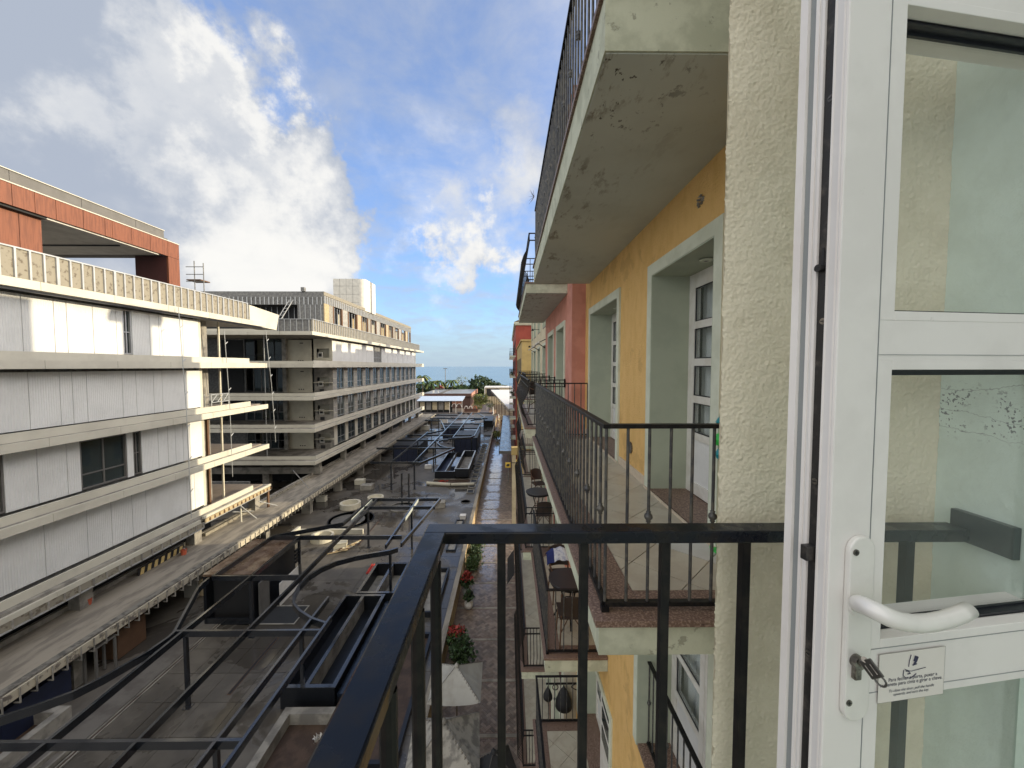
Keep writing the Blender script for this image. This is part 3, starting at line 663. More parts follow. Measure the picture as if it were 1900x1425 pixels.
# roof edge parapet with studs
B(-20.1, -20.0, 5, 30.2, 3.56, 4.80).build('parapet_board', M_board, b1)
B(-20.12, -19.94, 5, 30.2, 4.80, 4.86).build('parapet_track', M_stud, b1)
B(-20.1, -19.9, 5, 30.2, 3.53, 3.60).build('parapet_base', M_greyp, b1)
stud = B(-.04, .04, -.035, .035, 0, 1.2).mesh('stud', M_stud)
for k in range(47):
    wd_ = 1.6 if k % 5 == 1 else 1.0
    inst(stud, 'stud', b1, (-19.97, 7.1 + k * .5, 3.6), sc=(1, wd_, 1))
B(-19.82, -19.66, 5, 31.4, LV[0] - .10, LV[0] - .03).build('shadow_line', M_rubber, b1)  # black strip painted in as the shadow line under the roof fascia
MB().prismX([(30.2, 3.5), (30.2, 4.72), (34.0, 4.45), (33.6, 3.12), (31.6, 3.16)], -21.4, -19.85).build('roof_prow', M_fascia, b1)
# penthouse
PX = -22.5
def Yp(px): return PX * 720 / (px - 943)
js = [Yp(p) for p in (-60, 0, 52, 92, 129, 177, 215, 228, 262, 295, 326, 346)]
for a, b in zip(js, js[1:]): B(PX - .12, PX, a + .01, b - .01, 7.3, 8.28).build('red_beam_panel', M_redp, b1)
B(PX - .12, PX, js[-2] + .01, js[-1] - .01, 3.6, 7.28).build('red_post_panel', M_redp, b1)
B(PX - .02, PX + .03, 12, js[-1], 8.28, 8.33).build('trim_line', M_fascia, b1)
for a, b in ((37, 76.5), (77.5, 116)): B(PX - .5, PX - .4, Yp(a), Yp(b), 3.6, 7.3).build('red_wall_panel', M_redp, b1)
B(-37, -23.0, 12, js[-1] - .3, 7.32, 8.6).build('roof_slab', M_greyp, b1)
B(-36.8, PX - .13, 19.6, 25.7, 7.22, 7.31).build('ceiling', M_white_in, b1)
B(-36.8, PX - .13, 12, 19.6, 7.2, 7.3).build('ceiling', M_dark, b1)
B(-36, PX - .6, 23.6, 23.68, 7.14, 7.22).build('ceiling_track', M_rubber, b1)
B(-24.7, PX - .14, js[-2] + .02, js[-1] - .03, 3.6, 7.3).build('return_wall', M_red_shade, b1)
gj = [Yw(p, -23.2) for p in (-70, 49, 175, 270, 320)]
for a, b in zip(gj, gj[1:]): B(-23.3, -23.2, a + .01, b - .01, 8.3, 9.12).build('grey_cap_panel', M_greyp, b1)
B(-23.35, -23.15, 12, gj[-1], 9.12, 9.16).build('cap_trim', M_fascia, b1)
B(PX - .6, PX - .5, Yp(25), Yp(37), 3.6, 7.3).build('pier', M_dark, b1)
MB().tube([(PX - .3, Yp(23), 3.6), (PX - .3, Yp(23), 7.3)], .06, 8).build('steel_post', M_stud, b1)
window(b1, PX - .5, 14, Yp(21), 4.6, 7.2, 2, .3)
B(-30, -29.8, 12, 19.5, 3.6, 7.2).build('back_wall', M_plast, b1)
for px in (92, 129): pass
# ground storey under building 1
for y in (11.7, 18.3, 25.0, 31.0): B(-20.75, -20.2, y - .3, y + .3, -11.5, LV[4]).build('ground_column', M_conc, b1)
B(-24.2, -24, 5, 31, -13.5, LV[4]).build('recess_wall', M_dark, b1)  # near-black colour paints in the shade of the unlit recess
# ropes hanging on the facade
for k, (px, y0, y1_, X) in enumerate(((332, 570, 972, -19.3), (417, 612, 890, -19.6), (494, 612, 826, -19.2))):
    a, b = atX(px - 1, y0, X), atX(px + 8, y1_, X); b.y = a.y + .6
    b = Vector((X, a.y + (.9 if k == 2 else .35), atX(px, y1_, X).z)); mb = MB()
    t = thing('hanging_rope', ['thin rope with knots hanging down the ribbed white panels', 'thin straight rope hanging beside the round columns', 'knotted rope dangling from the roof corner of the near block'][k], 'rope', (X, a.y, b.z))
    MB().tube([a, (a + b) / 2 + Vector((0, .12, 0)), b], .022, 5).build('strand', M_stud, t)
    for q in range(6):
        f = (q + .6) / 6.4; p = a.lerp(b, f) + Vector((0, .1 * math.sin(f * 3.1), 0)); MB().tube([p, p + Vector((0, .22, .16))], .03, 5).build('knot', M_stud, t)
t = thing('work_platform', 'small white lattice work platform on the second terrace of the near block', 'platform', (-19.9, 26.6, -3.0))
zf = LV[2] + FH + .06
for y in (26.2, 27.8):
    for x in (-20.4, -19.95): MB().tube([(x, y, zf), (x, y, zf + 1.1)], .03, 6).build('leg', M_stud, t)
for z in (.55, 1.08): MB().tube([(-19.95, 26.2, zf + z), (-19.95, 27.8, zf + z)], .03, 6).build('rail', M_stud, t)
for a, b in ((26.2, 26.75), (26.75, 27.3), (27.3, 27.8)): MB().tube([(-19.95, a, zf + .55), (-19.95, b, zf + 1.08)], .02, 5).build('brace', M_stud, t)
# scaffold on the roof
t = thing('scaffold', 'steel tube scaffold on the roof beside the red penthouse', 'scaffold', (-24.6, 31, 3.56))
for px, y0 in ((360, 484), (377, 488)):
    for dy in (0, 1.2):
        p = atY(px, y0, 31 + dy); MB().tube([(p.x, 31 + dy, 3.56), (p.x, 31 + dy, p.z)], .035, 6).build('upright', M_boardg, t)
xa, xb = atY(345, 500, 31).x, atY(378, 500, 31).x
for py in (495, 509, 522): z = atY(360, py, 31).z; MB().tube([(xa, 31, z), (xb, 31, z)], .03, 6).build('ledger', M_boardg, t)
B(xa, xa + 1.1, 31, 32, atY(360, 520, 31).z, atY(360, 518, 31).z).build('plank', M_boxb, t)
# ------------------------------------------------ building 2
b2 = thing('construction_block', 'farther long unfinished white block with open framed top floor and square tower', 'building', (-20, 60, -13.6))
YN, YB, YE = 39.0, 45.0, 90.0
for i, zb in enumerate(LV):
    fascia(b2, YN, YE, zb, 3.2)
    x = XF - .125
    while x > -47: B(x - 3.1, x - .01, YN, YN + .12, zb, zb + FH).build('fascia_panel', M_fascia, b2); x -= 3.12
    B(-48, XF - .13, YN + .13, YE - .1, zb + .02, zb + FH - .02).build('floor_slab', M_conc, b2)
    if i > 0:
        B(XC - .1, XC, YN + .9, YE - 2, zb + FH - .01, zb + FH + CH).build('curb', M_fascia, b2)
        B(-48, XC - .1, YN + .9, YN + 1.0, zb + FH - .01, zb + FH + .3).build('curb', M_fascia, b2)
        B(-48, XC - .1, YN + 1, YB, zb + FH - .02, zb + FH + .05).build('terrace_floor', M_conc, b2)
        B(XC - .1, XF - .02, YE - 2, YE, zb + FH, zb + FH + CH).build('curb', M_fascia, b2)
def Xb(px, Y=YB): return (px - 943) / 720 * Y
for i in range(4):
    za, zt = LV[i + 1] + FH + .05, LV[i] + .02
    mm = M_plast if i == 0 else M_conc
    B(-48, Xb(460), YB, YB + .1, za, zt).build('back_wall', M_boardg, b2)
    B(Xb(417), Xb(456), YB - .05, YB, za, zt - .15).build('dark_panel', M_dark if i < 3 else M_boardg, b2)
    B(Xb(538), Xb(581), YB - .04, YB + .06, za, zt - .12).build('plaster_panel', M_plast, b2)
    for k in range(3): B(Xb(556 + k * 4), Xb(558 + k * 4), YB - .06, YB - .04, za + .3, za + .42).build('socket_hole', M_blk, b2)
    B(Xb(560), Xb(566), YB - .06, YB - .04, zt - .55, zt - .45).build('vent_hole', M_blk, b2)
    B(Xb(531), Xb(538), YB - .5, YB, za, zt).build('column', M_conc, b2)
    # niche wall
    nx0, nx1 = Xb(585), Xb(619); z1, z2 = za + .7, za + 1.75
    f = MB(); f.box(nx0, nx1, YB - .05, YB + .05, za, z1).box(nx0, nx1, YB - .05, YB + .05, z2, zt).box(nx0, nx0 + .3, YB - .05, YB + .05, z1, z2).box(nx1 - .35, nx1, YB - .05, YB + .05, z1, z2)
    f.build('niche_wall', M_plast if i == 0 else mm, b2)
    B(nx0 + .3, nx1 - .35, YB + .6, YB + .7, z1, z2).build('niche_back', M_plast, b2)
    B(nx0 + .45, nx0 + 1.0, YB - .02, YB + .1, z1, z1 + .6).build('niche_box', M_white_in, b2)
    B(nx0 + .55, nx0 + .9, YB - .04, YB - .02, z1 + .12, z1 + .5).build('niche_hole', M_blk, b2)
    if i > 0: B(nx0, nx1, YB - .3, YB - .05, z2 - .65, z2 - .58).build('shelf', M_plast, b2); B(nx0 + .6, nx0 + 1.1, YB - .06, YB - .05, za, za + .4).build('niche_hole', M_blk, b2)
    # glazed bay
    xa, xb = Xb(460), Xb(531); n = 4 if i == 0 else 5; wx = (xb - xa) / n
    g = MB().box(xa, xb, YB - .1, YB, zt - .12, zt).box(xa, xb, YB - .1, YB, za, za + .08)
    for k in range(n + 1): g.box(xa + k * wx - .04, xa + k * wx + .04, YB - .1, YB, za + .08, zt - .12)
    if i != 1: g.box(xa, xb, YB - .08, YB - .02, za + .95, za + 1.02)
    fr = g.build('bay_frame', M_blk if i == 0 else M_boardg, b2)
    for k in range(n):
        if (k + i) % 3 != 1: B(xa + k * wx + .05, xa + (k + 1) * wx - .05, YB - .04, YB - .03, za + .1, zt - .14).build('pane', M_glass_d, fr)
    B(xa + .2, xa + (1.6 if i else 5.0), YB + 1.8, YB + 1.9, za, zt).build('inner_wall', M_plast, b2)
    B(-48, -20.5, YB + 4, YB + 4.1, za, zt).build('inner_back_wall', M_boardg, b2)
    for x in (Xb(531), ): MB().tube([(x + .7, YN + 1.2, za), (x + .7, YN + 1.2, zt)], .04, 6).build('prop', M_stud, b2)
# long facade
za, zt = LV[1] + FH + CH, LV[0] - .12
ys = [45.0, 47.6, 50.4, 53.0, 55.9, 58.9, 62.5, 65.6, 68.5, 71.6, 75, 78.5, 82, 84.6]
for a, b in zip(ys, ys[1:]):
    if a == 58.9: window(b2, XW, a, b, za, zt, 3, .3, frame=M_alu_g, glass=M_glass_d); continue
    B(XW - .09, XW, a + .02, b - .02, za, zt).build('wall_panel', M_panel, b2)
B(XW - .3, XW - .1, 45, 84.6, za - .2, zt).build('backing_wall', M_boardg, b2)
pier = B(-.45, 0, -.55, .55, 0, 2.9).mesh('block_pier', M_block); pierw = B(-.35, 0, -.42, .42, 0, 2.75).mesh('white_pier', M_fascia)
line_me = B(-.01, .02, -.5, .5, 0, .05).mesh('pier_course', M_plast)
for i in (1, 2, 3):
    za, zt = LV[i + 1] + FH + .05, LV[i] + .02; y = 45.6
    while y < 84.2:
        if i < 3:
            inst(pier, 'block_pier', b2, (XW, y, za), sc=(1, 1, (zt - za) / 2.9))
            for k in range(3): inst(line_me, 'pier_course', b2, (XW, y, za + .8 + k * .75))
        else: inst(pierw, 'white_pier', b2, (XW, y, za + .3), sc=(1, 1, (zt - za - .3) / 2.75))
        ya, yb = y + (.56 if i < 3 else .43), y + 3.1 - (.56 if i < 3 else .43)
        window(b2, XW, ya, yb, za + .35, zt - .1, 2, .3, frame=M_alu_g if i < 3 else M_boardg, glass=M_glass_d, fw=.06)
        y += 3.1
    B(-27, -26.9, 46, 84, za, zt).build('inner_wall', M_dark, b2)
for i in range(4):
    za, zt = LV[i + 1] + FH + .05, LV[i] + .02
    B(XW - .5, XW, 84.7, 85.4, za, zt).build('end_pier', M_fascia, b2)
y = 41.5
while y < 90: B(-20.75, -20.2, y - .3, y + .3, -11.5, LV[4]).build('ground_column', M_conc, b2); y += 6.5
B(-24.2, -24, YN + 4, YE, -13.5, LV[4]).build('recess_wall', M_dark, b2)  # same near-black, standing in for the unlit ground storey
B(-60, -24.3, 46, 46.2, -13.6, LV[4]).build('recess_wall', M_dark, b2)
B(-60, -24.2, 36, 36.2, -13.6, LV[4] - .8).build('recess_wall', M_boardg, b2)
B(-48, -20.0, 41, 41.5, -11.4, -10.7).build('beam', M_conc, b2)
B(-26.5, -25.8, 41.6, 42.2, -13.5, LV[4]).build('ground_column', M_conc, b2)
# roof parapet studs
B(-20.1, -20.0, YN + 1, 88, 3.56, 4.8).build('parapet_board', M_board, b2)
B(-20.12, -19.9, YN + .95, 88, 4.8, 4.86).build('parapet_track', M_stud, b2)
for k in range(96): inst(stud, 'stud', b2, (-19.96, 40.1 + k * .5, 3.58), sc=(1, 1.3, 1))
B(-23.6, -20.12, YN + 1.05, YN + 1.12, 3.56, 4.8).build('parapet_board', M_boardg, b2)
B(-23.6, -20.12, YN + .95, YN + 1.1, 4.8, 4.86).build('parapet_track', M_stud, b2)
for k in range(6): inst(stud, 'stud', b2, (-20.3 - k * .62, YN + .98, 3.58), rz=math.pi / 2)
B(-48, -23.6, YN + 1.6, YN + 1.7, 3.56, 3.9).build('parapet_board', M_fascia, b2)
# framed penthouse of building 2
PY0, PY1, PXB = 47.0, 88.5, -22.0
B(PXB - .1, PXB, PY0, PY1, 8.45, 8.95).build('top_board', M_board, b2)
B(PXB - .1, PXB - .02, PY0, PY1, 7.55, 8.45).build('header_board', M_boardg, b2)
stud2 = B(-.03, .03, -.06, .06, 0, .9).mesh('stud', M_stud)
for k in range(68): inst(stud2, 'stud', b2, (PXB + .01, PY0 + .15 + k * .61, 7.55))
B(PXB - .1, PXB + .02, PY0, PY0 + 1.2, 3.56, 7.55).build('corner_pier', M_ply, b2)
ys = PY0 + 1.3; k = 0
while ys < PY1 - 1:
    wv_ = (1.0, 2.2, 1.6, 2.8, 1.4, 2.2)[k % 6]; 
    if k % 2 == 0: B(PXB - .12, PXB - .02, ys, ys + wv_, 3.56, 7.55).build('infill_board', (M_board, M_ply, M_block)[k % 3], b2)
    B(PXB - .3, PXB, ys + wv_, ys + wv_ + .35, 3.56, 7.55).build('pier', M_boxb, b2)
    if k % 2: B(PXB - 1.6, PXB - 1.5, ys, ys + wv_ + .3, 3.56, 7.5).build('inner_board', M_ply if k % 3 else M_plast, b2)
    for q in range(3): inst(stud2, 'stud', b2, (PXB - .05, ys + .2 + q * wv_ / 3, 3.8), sc=(1, .6, 4))
    ys += wv_ + .35; k += 1
B(-48, PXB - .1, PY0, PY0 + .1, 8.2, 8.95).build('top_board', M_boardg, b2)
B(-48, PXB, PY0 + .1, PY1, 8.3, 8.5).build('roof_slab', M_conc, b2)
for k in range(40): inst(stud2, 'stud', b2, (PXB - .3 - k * .52, PY0 - .03, 7.4), rz=math.pi / 2)
B(-48, PXB - .1, PY0 + .05, PY0 + .12, 7.4, 8.2).build('header_board', M_boardg, b2)
B(-25.2, PXB - .1, PY0 + .02, PY0 + .1, 3.56, 7.4).build('end_board', M_boardg, b2)
for k in range(5): inst(stud2, 'stud', b2, (PXB - .4 - k * .62, PY0 - .03, 3.6), rz=math.pi / 2, sc=(1, .6, 4.2))
B(-48, -25.3, PY0 + 2, PY0 + 2.1, 3.56, 7.4).build('dark_back', M_dark, b2)
for k in range(9): inst(stud2, 'stud', b2, (-25.9 - k * .7, PY0 + 1.9, 3.6), rz=math.pi / 2, sc=(1, .5, 4.2))
B(-24.6, -24.2, PY0 - .3, PY0 + .1, 8.95, 9.4).build('roof_vent', M_boardg, b2)
t = thing('ladder', 'metal ladder leaning on the framed top floor of the far block', 'ladder', (-26, 45, 3.6))
for dx in (-.22, .22): MB().tube([(-27.0 + dx, 44.4, 3.6), (-25.8 + dx, 46.8, 7.9)], .05, 5).build('rail', M_stud, t)
for k in range(10):
    f = (k + .5) / 10; p = Vector((-27.0, 44.4, 3.6)).lerp(Vector((-25.8, 46.8, 7.9)), f); MB().tube([p - Vector((.22, 0, 0)), p + Vector((.22, 0, 0))], .03, 5).build('rung', M_stud, t)
# tower (rounded corner)
xa, xc_, Yt = Xb(623, 60), Xb(681, 60), 60.0
zt = 13.35; r = .9; arc = [(xc_ - r + r * math.sin(a * math.pi / 12), Yt + r - r * math.cos(a * math.pi / 12)) for a in range(7)]
poly = [(xa, Yt)] + arc + [(xc_, Yt + 4.6), (xa, Yt + 4.6)]
tw = MB().prism(poly, 8.5, zt).build('tower', mat('tower_panel', (.60, .58, .52), .6), b2)
for k in range(1, 4): z = 8.5 + k * 1.25; B(xa, xc_ - r, Yt - .012, Yt + .02, z - .012, z + .012).build('panel_joint', M_greyp, tw)
for k in range(1, 4): x = xa + k * (xc_ - r - xa) / 4; B(x - .012, x + .012, Yt - .012, Yt + .02, 8.5, zt).build('panel_joint', M_greyp, tw)
B(xc_ - .3, xc_ + .03, Yt + 2.3, Yt + 2.9, 8.5, zt + .01).build('slit', M_boardg, tw)
B(Xb(655, 60), Xb(664, 60), Yt - .05, Yt, 8.5, 9.35).build('tower_door', M_dark, tw)
# =================================================================== WALKWAY
wk = thing('elevated_walkway', 'long raised concrete walkway along the foot of the construction blocks', 'walkway', (-19, 40, -13.6))
B(-20.75, -17.65, 5, 94, -11.72, -11.5).build('walkway_slab', M_walk, wk)
B(-20.95, -20.76, 5, 94, -11.55, -11.28).build('inner_curb', M_conc, wk)
B(-17.95, -17.65, 5, 94, -11.5, -11.44).build('edge_strip', mat('rough_edge', (.20, .19, .165), .9, col2=(.10, .095, .085), sc=4, bump=.5, bsc=10, bd=.03), wk)
B(-17.65, -17.58, 5, 94, -11.86, -11.52).build('edge_board', mat('peeling_board', (.46, .42, .33), .9, col2=(.16, .14, .12), sc=3.4, lo=.5, hi=.62), wk)
hang = MB().box(0, .04, -.018, .018, -.58, 0).box(-.2, 0, -.018, .018, -.58, -.54).mesh('hanger', M_conc)
for k in range(170): inst(hang, 'hanger', wk, (-17.57, 7.1 + k * .5, -11.5 + random.uniform(-.02, .01)), rz=random.uniform(-.05, .05))
y = 9.7
while y < 94: B(-19.1, -18.3, y - .25, y + .25, -13.6, -11.72).build('support', M_conc, wk); y += 6.5
B(-20.7, -20.5, 26, 40, -11.5, -11.3).build('kerb_rail', M_board, wk)
# hazard board
t = thing('hazard_board', 'long board with faded yellow and black hazard blocks on the walkway edge', 'hazard board', (-20.2, 22.4, -11.5))
B(-20.34, -20.30, 21.0, 24.0, -11.5, -11.12).build('board', M_blk, t)
for k in range(7):
    y = 21.1 + k * .42; MB().prismX([(y, -11.49), (y + .20, -11.49), (y + .28, -11.14), (y + .08, -11.14)], -20.3, -20.285).build('yellow_block', M_yelh, t)
for (px, py, lb) in ((163, 1122, 'salmon plastic bucket beside the concrete column'), (341, 1029, 'small red plastic crate at the end of the hazard board')):
    p = atZ(px, py, -11.5); t = thing('bucket', lb, 'bucket', tuple(p))
    MB().lathe(tuple(p), [(.13, 0), (.17, .32), (.155, .32), (.12, .03)], 12).build('body', M_orange, t); MB().tube([p + Vector((-.16, 0, .3)), p + Vector((0, 0, .42)), p + Vector((.16, 0, .3))], .012, 5).build('handle', M_stud, t)
for k, ((x0, x1, y0, y1, z1), m_, lb) in enumerate((((-19.6, -18.0, 13.4, 15.6, -12.35), M_navy, 'dark blue box under the walkway'), ((-19.2, -18.1, 17.6, 19.0, -12.3), M_boxb, 'brown crate under the walkway'), ((-19.0, -17.8, 22.6, 24.2, -12.7), M_ply, 'beige panel box under the walkway'))):
    tt = thing('storage_box', lb, 'box', ((x0 + x1) / 2, y0, Zd)); B(x0, x1, y0, y1, Zd, z1).build('body', m_, tt, bevel=.02); B(x0 - .02, x1 + .02, y0 - .02, y1 + .02, z1 + .001, z1 + .05).build('lid', m_, tt)
for k, (px, py) in enumerate(((150, 1240), )):
    t = thing('metal_frame', 'grey metal stand frame under the walkway', 'frame', (-17.9, 16.4, Zd))
    for dy in (0, .8):
        for dx in (0, .5): B(-18.2 + dx, -18.12 + dx, 16.2 + dy, 16.28 + dy, Zd, -12.1).build('leg', M_greyp, t)
    B(-18.2, -17.62, 16.2, 17.08, -12.1, -12.05).build('top', M_greyp, t)
t = thing('cross_brace', 'white crossed props standing on the walkway at the near block end', 'prop', (-19.6, 29.5, -11.5))
for a, b in (((442, 935), (476, 962)), ((480, 930), (514, 938)), ((544, 873), (572, 905)), ((432, 950), (470, 948))):
    p = atX(a[0], a[1], -19.6); q = atZ(b[0], b[1], -11.48); MB().tube([p, q], .035, 6).build('tube', M_stud, t)

# =================================================================== DECK OBJECTS
ZT = -10.45
def zpt(px, py): p = atZ(px, py, ZT); return (p.x, p.y, ZT)
def post(par, x, y, w_=.13): B(x - w_ / 2, x + w_ / 2, y - w_ / 2, y + w_ / 2, Zd, ZT - .24).build('post', M_steelb, par); B(x - .15, x + .15, y - .15, y + .15, Zd, Zd + .02).build('base_plate', M_steelb, par)
pa = thing('steel_pergola', 'near dark blue steel pergola frame with one deep curved edge', 'pergola', (-10, 20, Zd))
def lb_(par, x, y0, y1, m=M_steelb, dz=0): B(x - .05, x + .05, y0, y1, ZT - .25, ZT - .003 + dz).build('long_beam', m, par)
def cb_(par, y, x0, x1): B(x0, x1, y - .05, y + .05, ZT - .245, ZT).build('cross_beam', M_steelb, par)
A_, B_, C_, D_, G_ = -12.9, -10.4, -8.2, -7.45, -7.2
for x, a, b in ((A_, 7, 23.7), (B_, 7, 30.5), (C_, 7, 17.3), (G_, 22.4, 30.5)): lb_(pa, x, a, b)
MB().strip([(D_, 7, ZT + .002), (D_, 15.9, ZT + .002)], .1, .25).build('long_beam', M_steelb, pa)
for y, x0, x1 in ((10.5, -17, D_), (15.05, -13.2, D_), (19.1, -14.8, B_), (23.65, -14.6, -6.6), (28.7, -10.9, -5.5), (30.5, -10.9, -5.4)): cb_(pa, y, x0, x1)
MB().strip([(-14.8, 19.1, ZT + .004), (-14.6, 23.7, ZT + .004), (-11.1, 25.7, ZT + .004), (-10.85, 30.5, ZT + .004)], .1, .25).build('edge_beam', M_steelb, pa)
MB().strip([(-5.4, 30.5, ZT + .004), (-6.35, 22.6, ZT + .004)], .1, .25).build('edge_beam', M_steelb, pa)
for x, a, b in ((-10.78, 26.3, 30.4), (G_ + .07, 26.5, 30.4)): B(x + .0, x + .012, a, b, ZT - .24, ZT - .01).build('lit_flange', M_lit_steel, pa)  # pale strips paint the lit side of these beams
cur = [zpt(*p) for p in ((738, 1016), (722, 1021), (690, 1026), (658, 1032), (624, 1041), (596, 1053), (572, 1068), (554, 1087), (545, 1104), (545, 1119), (556, 1132), (578, 1146), (605, 1155))]
MB().strip([(x, y, z + .006) for x, y, z in cur], .1, .27).build('curved_beam', M_steelb, pa)
cur2 = [zpt(*p) for p in ((387, 1072), (374, 1083), (366, 1092), (340, 1140), (323, 1172), (312, 1182), (276, 1207), (236, 1230), (190, 1256), (135, 1283), (67, 1308), (0, 1330), (-60, 1346))]
MB().strip([(x, y, z + .008) for x, y, z in cur2], .1, .27).build('curved_beam', M_steelb, pa)
for x, y in ((A_ + .1, 15.05), (A_, 19.1), (C_, 15.0), (A_, 23.6), (B_ - .1, 28.7), (G_, 28.5), (-6.85, 22.1), (-16, 10.5), (C_, 10.5)): post(pa, x, y)
pb = thing('steel_pergola', 'far dark steel pergola frame with a double bent outline beside the black kiosks', 'pergola', (-9, 60, Zd))
for x, a, b in ((A_, 50, 62), (B_, 42, 88), (C_, 57, 88), (-12.9, 42.2, 50)): lb_(pb, x, a, b)
for y, x0, x1 in ((42.4, -15.2, -9.7), (49.8, -17, -7.0), (55.2, -16, -8.6), (59.2, -15.5, -5.6), (66, -11.5, -5.0), (71.3, -12.5, -5.0), (78.5, -15.8, -4.2), (88, -11.5, -3.4), (84, -16, -11)): cb_(pb, y, x0, x1)
def cv(lst, nm='curved_beam', dz=.004): MB().strip([(x, y, z + dz) for x, y, z in [zpt(*p) for p in lst]], .1, .25).build(nm, M_steelb, pb)
cv(((891, 787), (886, 797), (880, 808), (872, 811), (852, 812), (836, 813), (822, 815), (814, 818), (812, 822), (818, 827), (830, 830), (843, 830)))
cv(((843, 831), (811, 845), (779, 858), (757, 857)), dz=.008)
cv(((886, 766), (899, 773), (893, 777), (880, 778), (872, 780), (874, 784), (882, 786), (891, 786)), dz=.006)
cv(((788, 779), (818, 780), (822, 788), (826, 797), (810, 800), (790, 804)), dz=.01)
for x, y in ((-12.9, 42.4), (B_, 42.6), (-5.6, 59), (-5.1, 70), (C_, 57), (B_, 55), (-12.9, 55), (-9.7, 50), (-5, 80), (-10.5, 70), (-15.5, 78), (-14, 78)): post(pb, x, y, .16)
for px, py in ((746, 915), (759, 915)):
    p = atZ(px, py + 22, Zd); t = thing('steel_pole', 'tall free standing dark steel pole, ' + ('left' if px < 750 else 'right') + ' of the pair between the pergolas', 'pole', (p.x, p.y, Zd)); B(p.x - .07, p.x + .07, p.y - .07, p.y + .07, Zd, ZT).build('shaft', M_steelb, t); B(p.x - .15, p.x + .15, p.y - .15, p.y + .15, Zd, Zd + .03).build('base_plate', M_steelb, t)
# kiosks
def kiosk(label, x0, x1, y0, y1, z1, roof=M_brownroof, open_=True):
    t = thing('kiosk', label, 'kiosk', ((x0 + x1) / 2, y0, Zd))
    B(x0, x0 + .15, y0, y1, Zd, z1).build('side_wall', M_steeln, t); B(x1 - .15, x1, y0 + .001, y1, Zd, z1).build('side_wall', M_steeln, t)
    B(x0 + .15, x1 - .15, y1 - .15, y1, Zd, z1).build('back_wall', M_steeln, t); B(x0, x1, y0, y1, z1, z1 + .12).build('roof', roof, t)
    if open_:
        B(x0 + .15, x1 - .15, y0, y0 + .1, Zd, Zd + .35).build('threshold', M_steelb, t); B(x0 + .15, x1 - .15, y0 + .5, y0 + .6, Zd, z1).build('inner_wall', M_blk, t)
    else:
        n = 4
        for k in range(n): w_ = (x1 - x0 - .3) / n; B(x0 + .15 + k * w_ + .02, x0 + .15 + (k + 1) * w_ - .02, y0 + .02, y0 + .08, Zd, z1).build('front_panel', M_navy, t)
    return t
kiosk('black open kiosk with a wet brown roof under the near pergola', -16.0, -13.5, 20.0, 24.2, -11.0)
kiosk('black closed kiosk beyond the troughs on the right', -8.6, -4.9, 61, 68, -11.4, M_steeln, False)
kiosk('dark kiosk at the left of the far pergola', -16.5, -12.7, 55.2, 61, -11.4, M_steeln, False)
kiosk('dark kiosk in the middle of the far pergola', -12.4, -8.8, 73, 77, -11.4, M_steeln, False)
kiosk('farthest dark kiosk by the boundary wall', -5.4, -3.4, 84, 92, -11.9, M_steeln, True)
t = thing('door_frame_panel', 'pale L shaped white panel frame beside the black kiosk', 'frame', (-12.4, 22, Zd))
B(-13.0, -12.95, 21.6, 23.8, Zd, -12.3).build('panel', M_white, t); B(-13.0, -12.9, 23.7, 23.8, -12.3, -11.0).build('upright', M_white, t); B(-13.4, -13.3, 20.4, 21.2, Zd, -11.6).build('upright', M_greyp, t)
for k in range(4): B(-13.0, -12.9, 23.2, 23.75, -11.3 - k * .22, -11.18 - k * .22).build('slat', M_steeln, t)
t = thing('low_wall', 'low pale concrete wall with a small white dome below the walkway', 'wall', (-15.8, 27, Zd))
B(-17.0, -16.8, 22, 31, Zd, -12.9).build('body', M_fascia, t); B(-17.0, -11.8, 31, 31.2, Zd, -13.2).build('end', M_fascia, t)
MB().lathe((-15.4, 26.6, -13.0), [(.3, -.6), (.3, .0), (.24, .2), (.1, .32), (0, .34)], 12).build('dome', M_white, t)
def ring(px, py, r, h, label):
    p = atZ(px, py, Zd + h); t = thing('well_ring', label, 'well ring', (p.x, p.y, Zd))
    MB().lathe((p.x, p.y, Zd), [(r, 0), (r, h), (r * .78, h), (r * .76, .05), (r * .5, .06)], 28).build('ring', M_plast, t); return t
ring(650, 932, .95, .5, 'pale concrete well ring next to the two dark poles'); ring(598, 992, .85, .4, 'pale concrete well ring behind the timber pile'); ring(697, 921, .8, .3, 'farthest low concrete well ring')
for px, py, r, lb in ((652, 964, 1.95, 'large round dark pit with black rim in the deck'), (747, 941, 1.25, 'smaller round pit near the free standing poles')):
    p = atZ(px, py, Zd); t = thing('round_pit', lb, 'pit', (p.x, p.y, Zd))
    MB().lathe((p.x, p.y, Zd), [(r, -.01), (r, .07), (r * .95, .07), (r * .95, .012)], 36).build('rim', M_steeln if r > 1.5 else M_conc, t); MB().lathe((p.x, p.y, Zd), [(r * .95, .005), (r * .95, .012)], 36).build('water', M_water, t)
    MB().lathe((p.x - .2, p.y - .2, Zd), [(r * .72, .012), (r * .72, .04), (r * .64, .04), (r * .64, .014)], 30).build('inner_ring', M_greyp, t)
def crate(px, py, sx, sy, sz, m_, name, label, z=Zd, rz=0, bev=.02):
    p = atZ(px, py, z); t = thing(name, label, name.split('_')[-1], (p.x, p.y, z)); B(p.x - sx / 2, p.x + sx / 2, p.y - sy / 2, p.y + sy / 2, z, z + sz).build('body', m_, t, bevel=bev)
    B(p.x - sx / 2 - .02, p.x + sx / 2 + .02, p.y - sy / 2 - .02, p.y + sy / 2 + .02, z + sz, z + sz + .04).build('cap', m_, t); t.rotation_euler.z = rz; return t
t = crate(816, 941, 1.0, .8, .55, M_conc, 'concrete_block', 'concrete block with a pale top at the right end of the near pergola')
